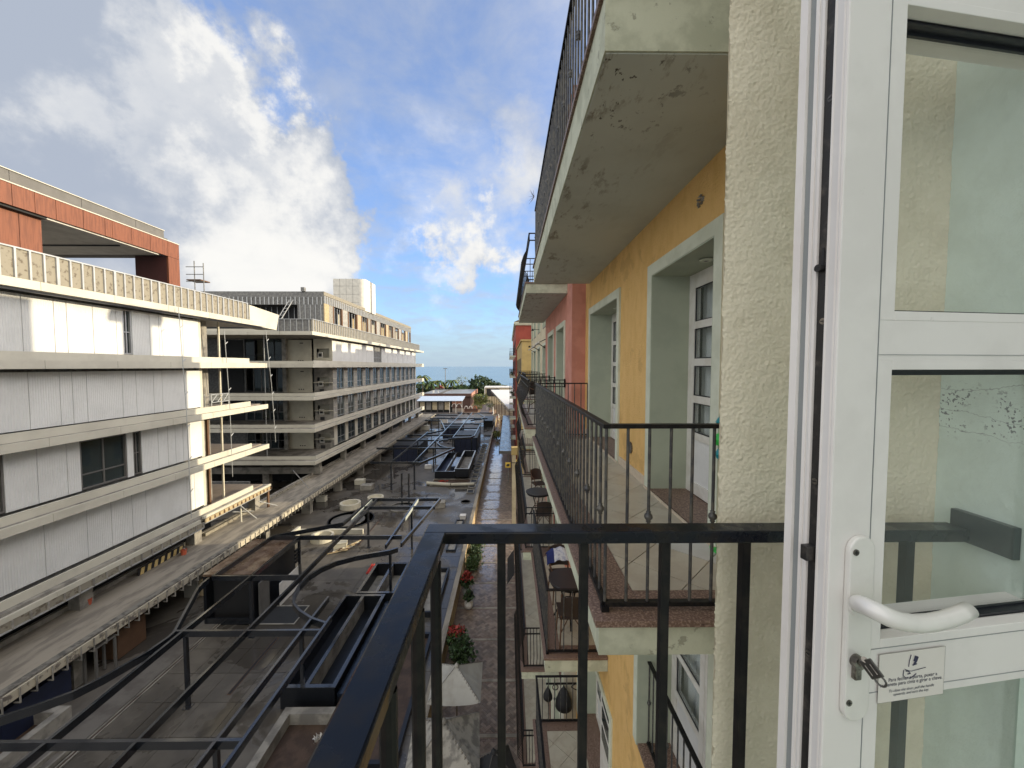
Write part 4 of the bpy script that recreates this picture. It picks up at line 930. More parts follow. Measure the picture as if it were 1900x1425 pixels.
crate(597, 930, .9, .6, .5, M_fascia, 'vent_box', 'white hollow block by the walkway support')
crate(668, 898, 1.0, .8, .5, M_plast, 'concrete_block', 'pale concrete block left of the far pergola post')
crate(681, 908, 1.2, .9, .5, M_conc, 'concrete_block', 'grey concrete plinth right of the pale block')
crate(859, 962, .5, .5, .3, M_white, 'white_box', 'small white box on the strip beside the boundary wall')
crate(632, 1018, .9, .7, .5, M_plast, 'white_box', 'pale box on the timber pile behind the curved beam', rz=.3)
crate(795, 869, .9, .5, .45, M_white, 'white_stool', 'white trestle stool on the wet paving')
crate(797, 838, 1.6, .8, .6, M_conc, 'rubble_block', 'grey rubble block behind the far pergola'); crate(775, 797, 5, 1.2, .9, M_fascia, 'white_stack', 'long pale stack of sheets at the far left of the deck')
crate(800, 786, 4, 1.2, 1.1, M_board, 'board_stack', 'brownish board stack behind the pale sheets'); crate(824, 788, 1.6, 1.2, 1.3, M_white, 'white_cabinet', 'white site cabinet at the middle of the far pergola')
t = thing('timber_pile', 'loose pile of timber lengths lying on the deck', 'timber', (-12, 28.8, Zd))
for k in range(7):
    p = atZ(626 + k * 5, 1026 - k * 2, Zd); a = .5 + k * .1; MB().beam((p.x - .7 * math.cos(a), p.y - .7 * math.sin(a), Zd + .12 + .03 * k), (p.x + .7 * math.cos(a), p.y + .7 * math.sin(a), Zd + .12 + .02 * k), .09, .05).build('timber', (M_ply, M_boxb, M_plast)[k % 3], t)
t = thing('red_rods', 'pair of bright red rods lying on the deck', 'rods', (-9.3, 26, Zd))
for dx in (0, .12): p = atZ(680 + dx * 30, 1064, Zd + .05); q = atZ(691 + dx * 30, 1047, Zd + .05); MB().tube([p, q], .05, 6).build('rod', M_redplas, t)
# slots, pits, gutters
def pit(label, x0, x1, y0, y1, rim=M_conc, w_=.1, fill=M_dark, h=.06, name='deck_pit'):
    t = thing(name, label, name.split('_')[-1], ((x0 + x1) / 2, y0, Zd))
    MB().box(x0, x1, y0, y0 + w_, Zd, Zd + h).box(x0, x1, y1 - w_, y1, Zd, Zd + h).box(x0, x0 + w_, y0 + w_, y1 - w_, Zd, Zd + h).box(x1 - w_, x1, y0 + w_, y1 - w_, Zd, Zd + h).build('rim', rim, t)
    B(x0 + w_, x1 - w_, y0 + w_, y1 - w_, Zd, Zd + .015).build('fill', fill, t); return t
pit('rectangular pit with loose sticks beside the black kiosk', -14.0, -11.3, 20.0, 21.6, M_conc, .06, M_dark, .03)
pit('long narrow drain slot between the middle pergola beams', -11.68, -11.52, 15.6, 19, M_boxb, .02, M_blk, .012, 'drain_slot')
pit('second narrow drain slot toward the round pit', -11.5, -11.38, 29, 35, M_boxb, .02, M_blk, .012, 'drain_slot')
pit('brown drain gutter along the left side of the deck', -15.35, -15.15, 9, 21, M_conc, .05, M_soil, .05, 'drain_gutter')
B(-16.9, -15.4, 6, 26, Zd - .01, Zd + .05).build('step_strip', mat('pale_strip', (.16, .15, .135), .5, col2=(.11, .10, .09), sc=1.5), kind='structure')
pit('low walled bed of brown soil at the lower left of the deck', -19.6, -16.9, 12.2, 14.6, M_conc, .3, M_soil, .5, 'soil_bed')
pit('small square manhole opening next to the gutter', -15.95, -15.4, 12.2, 13.3, M_conc, .08, M_blk, .2, 'deck_manhole')
t = pit('concrete walled planting bed of dark soil beneath our balcony', -8.6, -5.6, 10.2, 14.5, M_conc, .3, M_soil, .45, 'planting_bed')
p = atZ(592, 1368, Zd + .46); t = thing('plastic_wrap', 'crumpled white plastic wrap on the concrete bed edge', 'litter', tuple(p)); V, F = leaves(p, (.22, .14, .07), 26, .09, 5, shell=.2); MB().add(V, F).build('sheet', M_white, t)
# black steel troughs
def trough(label, x0, x1, y0, y1, z0, z1, div=(), fill=M_steeln, m_=M_steeln):
    t = thing('steel_trough', label, 'trough', ((x0 + x1) / 2, y0, z0)); w_ = .07
    B(x0, x1, y0, y0 + w_, z0, z1).build('end_plate', m_, t); B(x0, x1, y1 - w_, y1, z0, z1).build('end_plate', m_, t)
    B(x0, x0 + w_, y0 + w_, y1 - w_, z0, z1).build('side_plate', m_, t); B(x1 - w_, x1, y0 + w_, y1 - w_, z0, z1).build('side_plate', m_, t)
    B(x0 + w_, x1 - w_, y0 + w_, y1 - w_, z0, z0 + .12).build('fill', fill, t)
    MB().box(x0 - .05, x0 + .12, y0 - .05, y1 + .05, z1, z1 + .03).box(x1 - .12, x1 + .05, y0 - .05, y1 + .05, z1, z1 + .03).box(x0 + .12, x1 - .12, y0 - .05, y0 + .12, z1, z1 + .03).box(x0 + .12, x1 - .12, y1 - .12, y1 + .05, z1, z1 + .03).build('rim', M_steelb, t)
    for d in div: B(d, d + .12, y0 + .12, y1 - .12, z0 + .12, z1 - .01).build('divider', M_conc, t); B(d - .02, d + .14, y0 + .12, y1 - .12, z1 - .01, z1 + .02).build('divider_cap', M_steelb, t)
    return t
trough('black steel trough with concrete divider just left of our balcony rail', -8.5, -6.4, 21.3, 24.6, Zd, -12.7, (-7.5,), M_conc)
trough('long black steel trough with dark blue cover below our balcony rail', -9.05, -6.9, 14.9, 21.1, Zd, -12.7, (-8.1,))
t = thing('cover_panel', 'dark blue glossy cover panel between the troughs and the balcony rail', 'panel', (-6, 18, Zd)); B(-6.8, -5.4, 14.9, 21.0, Zd + .5, Zd + .62).build('sheet', mat('blue_black_sheet', (.012, .018, .03), .2), t); B(-6.8, -5.4, 14.9, 21, Zd, Zd + .49).build('base', M_steeln, t)
trough('black steel trough beyond the concrete pipe, nearest the wall', -6.4, -4.75, 46, 56, Zd + .35, -12.25, (), M_conc)
trough('long narrow black trough left of the pipe end', -8.9, -6.5, 46.5, 57, Zd, -12.7, (-7.7,), M_navy)
t = thing('pool_cover', 'pale blue wet sheet lying in the middle trough', 'sheet', (-6.8, 51, -13)); B(-7.4, -6.6, 50, 55, Zd + .6, Zd + .66).build('sheet', mat('wet_blue_sheet', (.25, .36, .55), .15), t)
pit('sunken soil strip in front of the far troughs', -9.0, -4.4, 43.9, 46.3, M_conc, .12, M_soil, .08)
t = thing('concrete_pipe', 'long pale concrete pipe lying across the deck', 'pipe', (-6.5, 44, Zd)); MB().tube([(-9.4, 44.3, Zd + .17), (-6.6, 43.7, Zd + .17)], .19, 12).build('section', M_plast, t); MB().tube([(-6.55, 43.7, Zd + .17), (-3.9, 43.9, Zd + .17)], .17, 12).build('section', M_plast, t)
t = thing('red_net', 'heap of red netting in front of the far troughs', 'netting', (-8, 45, Zd)); V, F = leaves((-7.7, 45.2, Zd + .1), (.6, .35, .12), 60, .09, 9); MB().add(V, F).build('net', M_redplas, t)
ORD = ('first', 'second', 'third', 'fourth', 'fifth', 'sixth', 'seventh', 'eighth', 'ninth', 'tenth', 'eleventh', 'twelfth', 'thirteenth', 'fourteenth')
for k in range(14):
    y = 41 + k * 1.9
    pit('%s dark framed service pit along the boundary wall, counted from the concrete pipe outward' % ORD[k], -4.5, -3.7, y, y + 1.3, M_conc, .1, M_blk, .1)['group'] = 'service pits along the boundary wall'
for y in (28, 31.5): pit('dark frame %s the strip beside the boundary wall' % ('at the near end of' if y < 30 else 'farther along'), -4.6, -3.9, y, y + 2.2, M_steeln, .08, M_conc, .12)
pit('black rimmed rectangle beside the wall seen past our rail post', -5.0, -3.9, 20.5, 25.2, M_steeln, .12, M_conc, .3)
pit('dark trench beside the wall near the parasols', -5.2, -3.8, 12.5, 19.0, M_steeln, .15, M_soil, .25)
t = thing('floor_ring', 'thin ring drawn by a round cover beside the wall', 'manhole cover', (-4.3, 38.6, Zd)); MB().lathe((-4.3, 38.6, Zd), [(.5, 0), (.5, .03), (.44, .03), (.44, .0)], 24).build('ring', M_greyp, t)
# boundary wall
t = thing('boundary_wall', 'beige rendered wall between the deck and the brick path', 'wall', (-3.1, 50, Zp))
y = 5
while y < 96: B(-3.2, -3.0, y + .004, y + 5.996, Zp - .1, Zw).build('wall_section', M_wallb, t); B(-3.24, -2.97, y, y + 6, Zw, Zw + .04).build('coping', M_walk, t); y += 6
for k, (px, py) in enumerate(((915, 772), (925, 780))):
    p = atZ(px, py, Zp); t = thing('white_post', ('white cone' if k == 0 else 'white gate post') + ' at the far end of the path', 'post', tuple(p)); MB().lathe(tuple(p), [(.3, 0), (.28, .3), (.1, 2.6 - k), (0, 2.7 - k)], 10).build('body', M_white, t)
# canopy over the path
t = thing('path_canopy', 'long wet flat canopy reflecting blue sky over the far path', 'canopy', (-.4, 60, -14))
B(-1.05, .35, 45.5, 79, -10.1, -10.0).build('roof', M_blueroof, t); B(-1.12, -1.05, 45.5, 79, -10.5, -9.97).build('side_fascia', M_blk, t); B(-1.05, .35, 45.4, 45.5, -10.3, -9.98).build('front_fascia', M_greyp, t)
for k in range(6): B(-.05, .05, 46 + k * 6.5, 46.1 + k * 6.5, Zp, -10.1).build('post', M_boardg, t)
# plants along the wall
def potted(x, y, label, m_, r=.42, h=.7, pot=M_pot, m2=None, seed=1, n=320):
    t = thing('potted_plant', label, 'potted plant', (x, y, Zp), 'potted plants along the boundary wall')
    MB().lathe((x, y, Zp), [(.14, 0), (.24, .12), (.26, .34), (.2, .46), (.23, .5), (.18, .5), (.15, .42)], 16).build('pot', pot, t, smooth=True)
    V, F = leaves((x, y, Zp + .5 + h * .5), (r, r, h * .6), n, .11, seed, shell=.25); MB().add(V, F).build('foliage', m_, t)
    if m2: V, F = leaves((x, y, Zp + .62 + h * .8), (r * .85, r * .85, h * .35), n // 2, .1, seed + 1, shell=.3); MB().add(V, F).build('red_leaves', m2, t)
    for k in range(5): a = k * 1.26; MB().tube([(x, y, Zp + .45), (x + .15 * math.cos(a), y + .15 * math.sin(a), Zp + .5 + h)], .012, 5).build('stem', M_bark, t)
potted(-2.55, 23.2, 'potted red cordyline in the middle of the row by the wall', M_leaf_d, .42, .7, M_pot, M_leaf_r, 3)
potted(-2.3, 21.9, 'white pot of dark leaves just in front of the red cordyline', M_leaf_d, .3, .5, M_white, None, 4, 160)
potted(-2.15, 17.3, 'pot with dark green leaves nearest the pale parasol', M_leaf_d, .6, .9, M_pot, None, 5, 520)
potted(-2.5, 18.2, 'potted plant with red and green leaves behind the nearest pot', M_leaf, .5, .8, M_pot, M_leaf_r, 6)
for k, (y, lb) in enumerate(((26.2, 'round green bush by the wall, nearest of three'), (27.6, 'green bush by the wall, middle of three'), (29.0, 'small green bush by the wall, farthest of three'))):
    t = thing('bush', lb, 'bush', (-2.45, y, Zp)); V, F = leaves((-2.45, y, Zp + .5), (.55, .6, .5), 520, .1, 20 + k, shell=.3); MB().add(V, F).build('foliage', M_leaf if k % 2 == 0 else M_leaf_d, t); MB().tube([(-2.45, y, Zp), (-2.45, y, Zp + .4)], .04, 6).build('stem', M_bark, t)
t = thing('bush', 'yellow green shrub at the far end of the path wall', 'bush', (-2.3, 75, Zp)); V, F = leaves((-2.3, 75, Zp + .8), (.8, 1.2, .9), 420, .16, 31, shell=.3); MB().add(V, F).build('foliage', M_leaf_y, t)
# parasols
def parasol(label, cx, cy, zt, s_, drop, m_, rz=.0, seed=0, sag=.12):
    t = thing('parasol', label, 'parasol', (cx, cy, Zp)); n = 24; V = []; F = []
    for i in range(n + 1):
        for j in range(n + 1):
            a, b = (i / n * 2 - 1), (j / n * 2 - 1); m__ = max(abs(a), abs(b))
            dg = abs(abs(a) - abs(b)) / max(m__, .01); z = zt - drop * m__ - sag * m__ * (1 - (1 - dg) ** 2) * .9 - .05 * seed * abs(mnoise.noise(Vector((math.atan2(a, b) * 2.2 + seed, m__ * .8, 0)))) * m__
            x, y = a * s_ / 2, b * s_ / 2; V.append((cx + x * math.cos(rz) - y * math.sin(rz), cy + x * math.sin(rz) + y * math.cos(rz), z))
    for i in range(n):
        for j in range(n): k = i * (n + 1) + j; F.append((k, k + n + 1, k + n + 2, k + 1))
    MB().add(V, F).build('canopy', m_, t)
    MB().tube([(cx, cy, Zp), (cx, cy, zt + .06)], .03, 8).build('pole', M_bark, t); MB().lathe((cx, cy, zt - .03), [(.09, 0), (.07, .06), (.03, .1), (0, .16)], 10).build('finial', m_, t)
    B(cx - .3, cx + .3, cy - .3, cy + .3, Zp, Zp + .08).build('base', M_conc, t)
    for sx in (-1, 1):
        for sy in (-1, 1):
            x, y = sx * s_ / 2 * .97, sy * s_ / 2 * .97; MB().tube([(cx, cy, zt - .06), (cx + x * math.cos(rz) - y * math.sin(rz), cy + x * math.sin(rz) + y * math.cos(rz), zt - drop - .05)], .014, 5).build('rib', M_bark, t); MB().tube([(cx, cy, zt + .012), (cx + x * math.cos(rz) - y * math.sin(rz), cy + x * math.sin(rz) + y * math.cos(rz), zt - drop * .97 + .012)], .009, 4).build('seam', M_greyp, t)
parasol('pale square parasol above the path, the farther of the two pale ones', -1.92, 13.9, -11.05, 1.85, .62, M_canvas, .02, 1)
parasol('stained grey parasol with drooping canopy, nearer and larger', -2.0, 11.6, -11.0, 2.2, .8, M_canvas_d, .08, 3)
parasol('black folded down parasol close to the hotel wall', -.45, 11.2, -11.6, 1.7, .9, M_cloth_d, .4, 3)

# =================================================================== HOTEL ROW (right)
LEV = [1.72, -1.28, -4.28, -7.28, -10.28]
hy = thing('yellow_house', 'yellow stucco hotel house next door with mint window surrounds', 'building', (1.5, 4.5, -14))
XY = 1.47
H_up = [(2.75, 3.95, -1.28, .92), (5.2, 6.9, -1.28, .92), (2.75, 3.95, 1.72, 3.92), (5.2, 6.9, 1.72, 3.92)]
H_lo = [(2.7, 4.2, -4.28, -1.58), (5.35, 7.8, -7.28, -5.08), (2.7, 4.2, -7.28, -5.08), (2.7, 4.2, -10.28, -8.08)]
wall_holes(XY, XY + .42, 1.86, 7.4, -2.6, 5.2, H_up + H_lo[:1], hy, 'wall', M_yellow)
wall_holes(XY, XY + .42, 1.86, 8.1, -14, -2.6, H_lo, hy, 'wall', M_yellow)
def surround(par, X, ya, yb, za, zb, sill=True, w_=.11, door=True, rv=.42, pr=.025):
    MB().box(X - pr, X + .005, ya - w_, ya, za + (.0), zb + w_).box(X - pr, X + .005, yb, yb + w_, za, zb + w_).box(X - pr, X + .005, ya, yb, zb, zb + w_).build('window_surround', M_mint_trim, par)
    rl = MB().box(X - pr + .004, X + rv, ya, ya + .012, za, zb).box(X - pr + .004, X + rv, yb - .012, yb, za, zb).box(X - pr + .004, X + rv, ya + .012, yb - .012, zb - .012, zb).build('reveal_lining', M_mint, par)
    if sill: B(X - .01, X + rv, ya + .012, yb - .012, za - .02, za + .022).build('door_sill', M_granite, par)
def doorset(par, X, ya, yb, za, zb, leaves_=2, m_=M_pvc, bars=4):
    za += .022; fw = .055
    fr = MB().box(X, X + .07, ya, ya + fw, za, zb).box(X, X + .07, yb - fw, yb, za, zb).box(X, X + .07, ya + fw, yb - fw, zb - fw, zb).build('door_frame', m_, par)
    wl = (yb - ya - 2 * fw) / leaves_
    for k in range(leaves_):
        a, b = ya + fw + k * wl + .003, ya + fw + (k + 1) * wl - .003; st = .085
        zs = za + .01 + (zb - fw - za) * .27
        lf = MB().box(X - .012, X + .045, a, a + st, za + .01, zb - fw - .004).box(X - .012, X + .045, b - st, b, za + .01, zb - fw - .004)
        lf.box(X - .01, X + .04, a + st, b - st, za + .01, za + .12).box(X - .01, X + .04, a + st, b - st, zb - fw - .09, zb - fw - .004)
        hgt = (zb - fw - .09 - zs) / bars
        for q in range(bars): lf.box(X - .01, X + .04, a + st, b - st, zs + q * hgt - .035, zs + q * hgt + .035)
        lfo = lf.build('door_leaf', m_, par)
        B(X + .008, X + .02, a + st, b - st, za + .12, zs - .035).build('kick_panel', mat('ribbed_white', (.7, .7, .68), .5, ribs=(1, 90, .6), bump=.3, bd=.004), lfo)
        for q in range(bars):
            z0, z1 = zs + q * hgt + .035, (zs + (q + 1) * hgt - .035) if q < bars - 1 else zb - fw - .09
            MB().box(X - .004, X + .004, a + st, a + st + .012, z0, z1).box(X - .004, X + .004, b - st - .012, b - st, z0, z1).box(X - .004, X + .004, a + st + .012, b - st - .012, z0, z0 + .01).box(X - .004, X + .004, a + st + .012, b - st - .012, z1 - .01, z1).build('gasket', M_rubber, lfo)
            B(X + .012, X + .018, a + st, b - st, z0, z1).build('pane', M_glass_c, lfo)
    return fr
M_glass_c = glass_mat('door_pane', (.93, .95, .95), .03, (.4, .45, .45))
for (ya, yb, za, zb) in H_up:
    surround(hy, XY, ya, yb, za, zb); doorset(hy, XY + .36, ya + .014, yb - .014, za, zb - .014)
for (ya, yb, za, zb) in H_lo:
    surround(hy, XY, ya, yb, za, zb); doorset(hy, XY + .36, ya + .014, yb - .014, za, zb - .014)
ct = MB(); 
def curtain(par_label, X, ya, yb, za, zb):
    t = thing('curtain', par_label, 'curtain', (X, (ya + yb) / 2, za)); n = 60; V = []; F = []
    for i in range(n + 1):
        y = ya + (yb - ya) * i / n; x = X + .025 * math.sin(i * .9) + .01 * math.sin(i * 2.3); V += [(x, y, za), (x, y, zb)]
    for i in range(n): F.append((2 * i, 2 * i + 2, 2 * i + 3, 2 * i + 1))
    MB().add(V, F).build('fabric', M_curtain, t, smooth=True)
curtain('pale curtain behind the nearest balcony door of the yellow house', XY + .50, 2.8, 3.9, -1.2, .85)
curtain('pale curtain behind the farther balcony door of the yellow house', XY + .50, 5.25, 6.85, -1.2, .85)
curtain('pale curtain behind the french window one floor below', XY + .50, 2.75, 4.15, -4.2, -2.15)
curtain('pale curtain behind the double door two floors below', XY + .50, 5.4, 7.7, -7.2, -5.15)
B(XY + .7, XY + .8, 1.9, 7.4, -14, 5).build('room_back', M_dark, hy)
# skirting
for a, b in ((1.9, 2.64), (4.06, 5.09), (7.01, 7.4)):
    y = a
    while y < b - .01: e = min(y + .33, b); B(XY - .012, XY + .002, y + .0015, e - .0015, -1.28, -1.18).build('skirting_tile', M_skirt, hy); y = e
for a, b in ((2.64, 4.06), (5.09, 7.01)):
    y = a
    while y < b - .01: e = min(y + .33, b); B(XY - .036, XY - .026, y + .0015, e - .0015, -1.28, -1.2575).build('skirting_tile', M_skirt, hy); y = e
def slab(par, x0, x1, y0, y1, zt, th=.2, bw_=.27, m_=M_slab, tile=True, edge_n=True, pale=None):
    B(x0 + .02, x1, y0 + .02, y1 - .02, zt - th - .02, zt - .035).build('balcony_slab', m_, par)
    B(x0 + .03, x1, y0 + .03, y1 - .03, zt - th - .026, zt - th - .021).build('soffit', M_soffit, par)
    z0, z1 = zt - .035, zt
    y = y0
    while y < y1 - .01: e = min(y + 1.0, y1); B(x0, x0 + bw_, y + .001, e - .001, z0, z1).build('granite_edge', M_granite, par, bevel=.003); y = e
    if edge_n:
        B(x0 + bw_ + .001, x1 - .002, y0, y0 + bw_, z0, z1).build('granite_edge', M_granite, par, bevel=.003); B(x0 + bw_ + .001, x1 - .002, y1 - bw_, y1, z0, z1).build('granite_edge', M_granite, par, bevel=.003)
    xa, ya, yb = x0 + bw_ + .002, y0 + (bw_ + .002 if edge_n else 0), y1 - (bw_ + .002 if edge_n else 0)
    B(xa, x1, ya, yb, z0, zt - .009).build('grout_bed', M_grout, par)
    if tile: tiles(par, xa, x1 - .002, ya, yb, zt - .001, pale=pale)
    else: B(xa, x1 - .002, ya, yb, zt - .009, zt - .001).build('tiled_floor', M_tile, par)
slab(hy, .44, XY, 1.89, 7.1, 1.80, .28, tile=False)
slab(hy, .44, XY, 1.89, 7.1, -1.28, .17, pale={(2, 2), (3, 1)})
slab(hy, .52, 1.465, 5.5, 8.85, -4.28, .2)
slab(hy, .50, 1.465, 2.0, 7.7, -7.28, .2)
# balcony railings
bar_me = MB().tube([(0, 0, 0), (0, 0, 1)], .0085, 8, caps=False).mesh('baluster', M_ironm); 
bar_me.polygons.foreach_set('use_smooth', [True] * len(bar_me.polygons))
kn = MB().lathe((0, 0, 0), [(.0085, -.035), (.016, -.032), (.012, -.024), (.024, -.010), (.026, 0), (.024, .010), (.012, .024), (.016, .032), (.0085, .035)], 10).mesh('collar', M_ironm)
kn.polygons.foreach_set('use_smooth', [True] * len(kn.polygons))
def railing(label, pts, zf, zt=.985, step=.118, every=3, wd=.042, group='balcony railings of the yellow house', r_sc=1., mid=None):
    """straight-bar railing following plan points"""
    t = thing('balcony_railing', label, 'railing', (pts[0][0], pts[0][1], zf), group); k = 0
    for (a, b) in zip(pts, pts[1:]):
        a3, b3 = Vector((a[0], a[1], zf + zt)), Vector((b[0], b[1], zf + zt)); d = (b3 - a3); ln = d.length; d.normalize()
        MB().beam(a3 - d * wd / 2, b3 + d * wd / 2 * (0 if b is pts[-1] else -1), wd, .022).build('top_rail', M_iron, t, bevel=.002)
        MB().beam(a3 + Vector((0, 0, .05 - zt)), b3 + Vector((0, 0, .05 - zt)), .034, .022).build('bottom_rail', M_iron, t)
        n = max(1, round(ln / step))
        for i in range(n + (1 if b is pts[-1] else 0)):
            p = a3 + d * (ln * i / n); inst(bar_me, 'baluster', t, (p.x, p.y, zf + .05), sc=(r_sc, r_sc, zt - .07))
            if every and k % every == 0: inst(kn, 'collar', t, (p.x, p.y, zf + .50), sc=(.85, .85, .85))
            k += 1
    for (x, y) in pts: B(x - .02, x + .02, y - .02, y + .02, zf, zf + .03).build('foot', M_iron, t)
    return t
railing('black iron railing of the next balcony at our own floor level', [(1.40, 1.98), (.506, 1.98), (.506, 7.03), (1.44, 7.03)], -1.28)
railing('black iron railing of the balcony one floor above, against the sky', [(1.40, 1.98), (.49, 1.98), (.49, 7.03), (1.44, 7.03)], 1.80)
railing('black iron railing around the table one floor below', [(1.44, 5.6), (.58, 5.6), (.58, 8.8)], -4.28, every=0)
railing('black iron railing two floors below beside the hanging lanterns', [(.57, 2.1), (.57, 7.62), (1.44, 7.62)], -7.28, every=5)
# french window railing one floor down
railing('dark railing in front of the french window one floor below', [(1.58, 4.18), (1.58, 2.72)], -4.28, .98, .118, 4)
# open leaf two floors below
t = thing('door_leaf', 'white door leaf standing open two floors below', 'door', (1.66, 6.2, -7.25))
B(1.64, 1.68, 5.95, 6.62, -7.24, -5.1).build('leaf', M_pvc, t); 
for k in range(4): B(1.632, 1.64, 6.05, 6.5, -6.5 + k * .34, -6.26 + k * .34).build('pane', M_glass_d, t)
# details on yellow wall
t = thing('wall_vent', 'round metal vent low on the yellow wall', 'vent', (XY, 4.6, -.97)); MB().tube([(XY - .015, 4.6, -.97), (XY + .01, 4.6, -.97)], .07, 20).build('rim', M_chrome, t); MB().tube([(XY - .018, 4.6, -.97), (XY - .01, 4.6, -.97)], .05, 20).build('disc', M_greyp, t)
t = thing('plaster_hole', 'small ragged hole in the yellow plaster under the upper balcony', 'hole', (XY, 3.05, 1.33)); V, F = leaves((XY - .004, 3.0, 1.26), (.006, .05, .045), 40, .02, 3); MB().add(V, F).build('rubble', M_conc, t)
for k, (y, z) in enumerate(((3.3, .9), (6.0, .9))):
    t = thing('ceiling_spot', 'small round spotlight in the reveal of the %s door' % ('nearer' if k == 0 else 'farther'), 'spotlight', (XY + .2, y, z)); MB().lathe((XY + .2, y, z - .0), [(.055, 0), (.05, -.012), (.03, -.014), (.0, -.012)], 20).build('ring', M_mint_trim, t); MB().lathe((XY + .2, y, z - .013), [(.022, 0), (0, -.004)], 12).build('lens', M_chrome, t)
t = thing('plant_sprig', 'spiky sprig growing from the far corner of the upper balcony', 'plant', (.46, 7.0, 2.0))
for k in range(9): a = k * .7; MB().tube([(.46, 7.0, 3.0), (.46 - .1 * abs(math.cos(a)) , 7.0 + .03 * math.sin(a), 3.0 + .14 * math.sin(a * 1.3))], [.004, .001], 4).build('blade', M_bark, t)
t = thing('toy_bag', 'green and teal plastic shape standing behind the end of the balcony rail', 'toy', (1.5, 2.55, -.9))
for k, (m_, z, s_) in enumerate(((M_teal, -.38, .05), (M_green, -.5, .06), (M_teal, -.60, .05))): MB().lathe((1.47, 2.62, z), [(.0, -s_), (s_ * .8, -s_ * .6), (s_, 0), (s_ * .7, s_ * .6), (0, s_)], 10).build('petal', m_, t)
MB().tube([(1.47, 2.62, -1.26), (1.47, 2.62, -.4)], .008, 6).build('stick', M_green, t); B(1.42, 1.47 + .05, 2.57, 2.67, -1.279, -1.26).build('base', M_green, t)

# ---- furniture
def chair(label, x, y, z, rz, m_=M_rattan, arms=True):
    t = thing('cafe_chair', label, 'chair', (x, y, z)); o = Vector((x, y, z))
    def P(a, b, c): return o + Vector((a, b, c))
    MB().tube([P(-.2, -.2, 0), P(-.17, -.17, .44)], .013, 6).build('leg', M_boxb, t); MB().tube([P(.2, -.2, 0), P(.17, -.17, .44)], .013, 6).build('leg', M_boxb, t)
    MB().tube([P(-.2, .24, 0), P(-.17, .18, .44), P(-.18, .26, .86)], .013, 6).build('leg', M_boxb, t); MB().tube([P(.2, .24, 0), P(.17, .18, .44), P(.18, .26, .86)], .013, 6).build('leg', M_boxb, t)
    MB().box(x - .2, x + .2, y - .2, y + .2, z + .43, z + .455).build('seat', m_, t)
    V = []; F = []
    for i in range(9):
        a = -1 + i / 4; 
        for c, dy in ((.50, .19), (.86 - .05 * a * a, .27)): V.append(P(a * .19, dy + .05 * (1 - a * a), c))
        for c, dy in ((.50, .205), (.86 - .05 * a * a, .285)): V.append(P(a * .19, dy + .05 * (1 - a * a), c))
    for i in range(8): k = 4 * i; F += [(k, k + 4, k + 5, k + 1), (k + 2, k + 3, k + 7, k + 6), (k + 1, k + 5, k + 7, k + 3), (k, k + 2, k + 6, k + 4)]
    MB().add(V, F).build('backrest', m_, t)
    MB().tube([P(-.19, -.18, .2), P(.0, 0, .4), P(.19, .2, .2)], .009, 5).build('brace', M_boxb, t); MB().tube([P(.19, -.18, .2), P(.0, 0, .4), P(-.19, .2, .2)], .009, 5).build('brace', M_boxb, t)
    if arms:
        for s_ in (-1, 1): MB().tube([P(s_ * .18, -.17, .44), P(s_ * .22, -.16, .64), P(s_ * .22, .05, .67), P(s_ * .18, .24, .72)], .012, 6).build('armrest', M_boxb, t)
    t.rotation_euler.z = rz; return t
def table(label, x, y, z, r=.33, h=.73):
    t = thing('round_table', label, 'table', (x, y, z))
    MB().lathe((x, y, z + h), [(r, -.025), (r + .005, -.015), (r, 0)], 36).build('tabletop', M_tabtop, t); MB().lathe((x, y, z + h - .07), [(r * .93, 0), (r * .93, .045)], 30).build('apron', M_iron, t)
    for k in range(3):
        a = k * 2.094 + .5; c, s_ = math.cos(a), math.sin(a); MB().tube([(x + c * r * .8, y + s_ * r * .8, z), (x + c * .1, y + s_ * .1, z + .35), (x + c * r * .6, y + s_ * r * .6, z + h - .03)], .014, 6).build('leg', M_iron, t)
    MB().tube([(x + .11 * math.cos(a * .6), y + .11 * math.sin(a * .6), z + .35) for a in range(12)], .008, 5).build('hoop', M_iron, t); return t
table('black round table on the balcony one floor below', 1.02, 6.35, -4.28, .34)
chair('brown woven chair in front of the table, its back to us', .98, 5.93, -4.28, math.pi, M_rattan, False)
chair('chair behind the table with the blue and white cloth over it', .98, 7.0, -4.28, .1)
t = thing('beach_cloth', 'blue and white cloth draped over the chair behind the table', 'cloth', (.98, 7.1, -3.5)); V = []; F = []
for i in range(13):
    for j in range(7):
        a, b = -1 + i / 6, -1 + j / 3; V.append((.98 + a * .27, 7.13 + b * .2, -3.40 - .10 * a * a - .14 * b * b + .015 * math.sin(i * 1.7 + j)))
for i in range(12):
    for j in range(6): k = i * 7 + j; F.append((k, k + 7, k + 8, k + 1))
MB().add(V, [f for n_, f in enumerate(F) if not 3 <= (n_ // 6) <= 9]).build('blue_end', M_blue, t, smooth=True); MB().add([(x, y, z + .002) for x, y, z in V], [f for n_, f in enumerate(F) if 3 <= (n_ // 6) <= 9]).build('white_middle', M_whitec, t, smooth=True)
table('black round table on the pink house balcony, farther away', .86, 10.9, -4.28, .36)
chair('dark chair at the farther round table', .92, 10.0, -4.28, math.pi, M_rattan)
chair('dark chair folded at the far end of the pink house balcony', 1.0, 12.6, -4.28, .3, M_rattan)
chair('dark chair seen through the curved railing of the pink balcony', .85, 10.6, -1.28, .6, M_rattan)

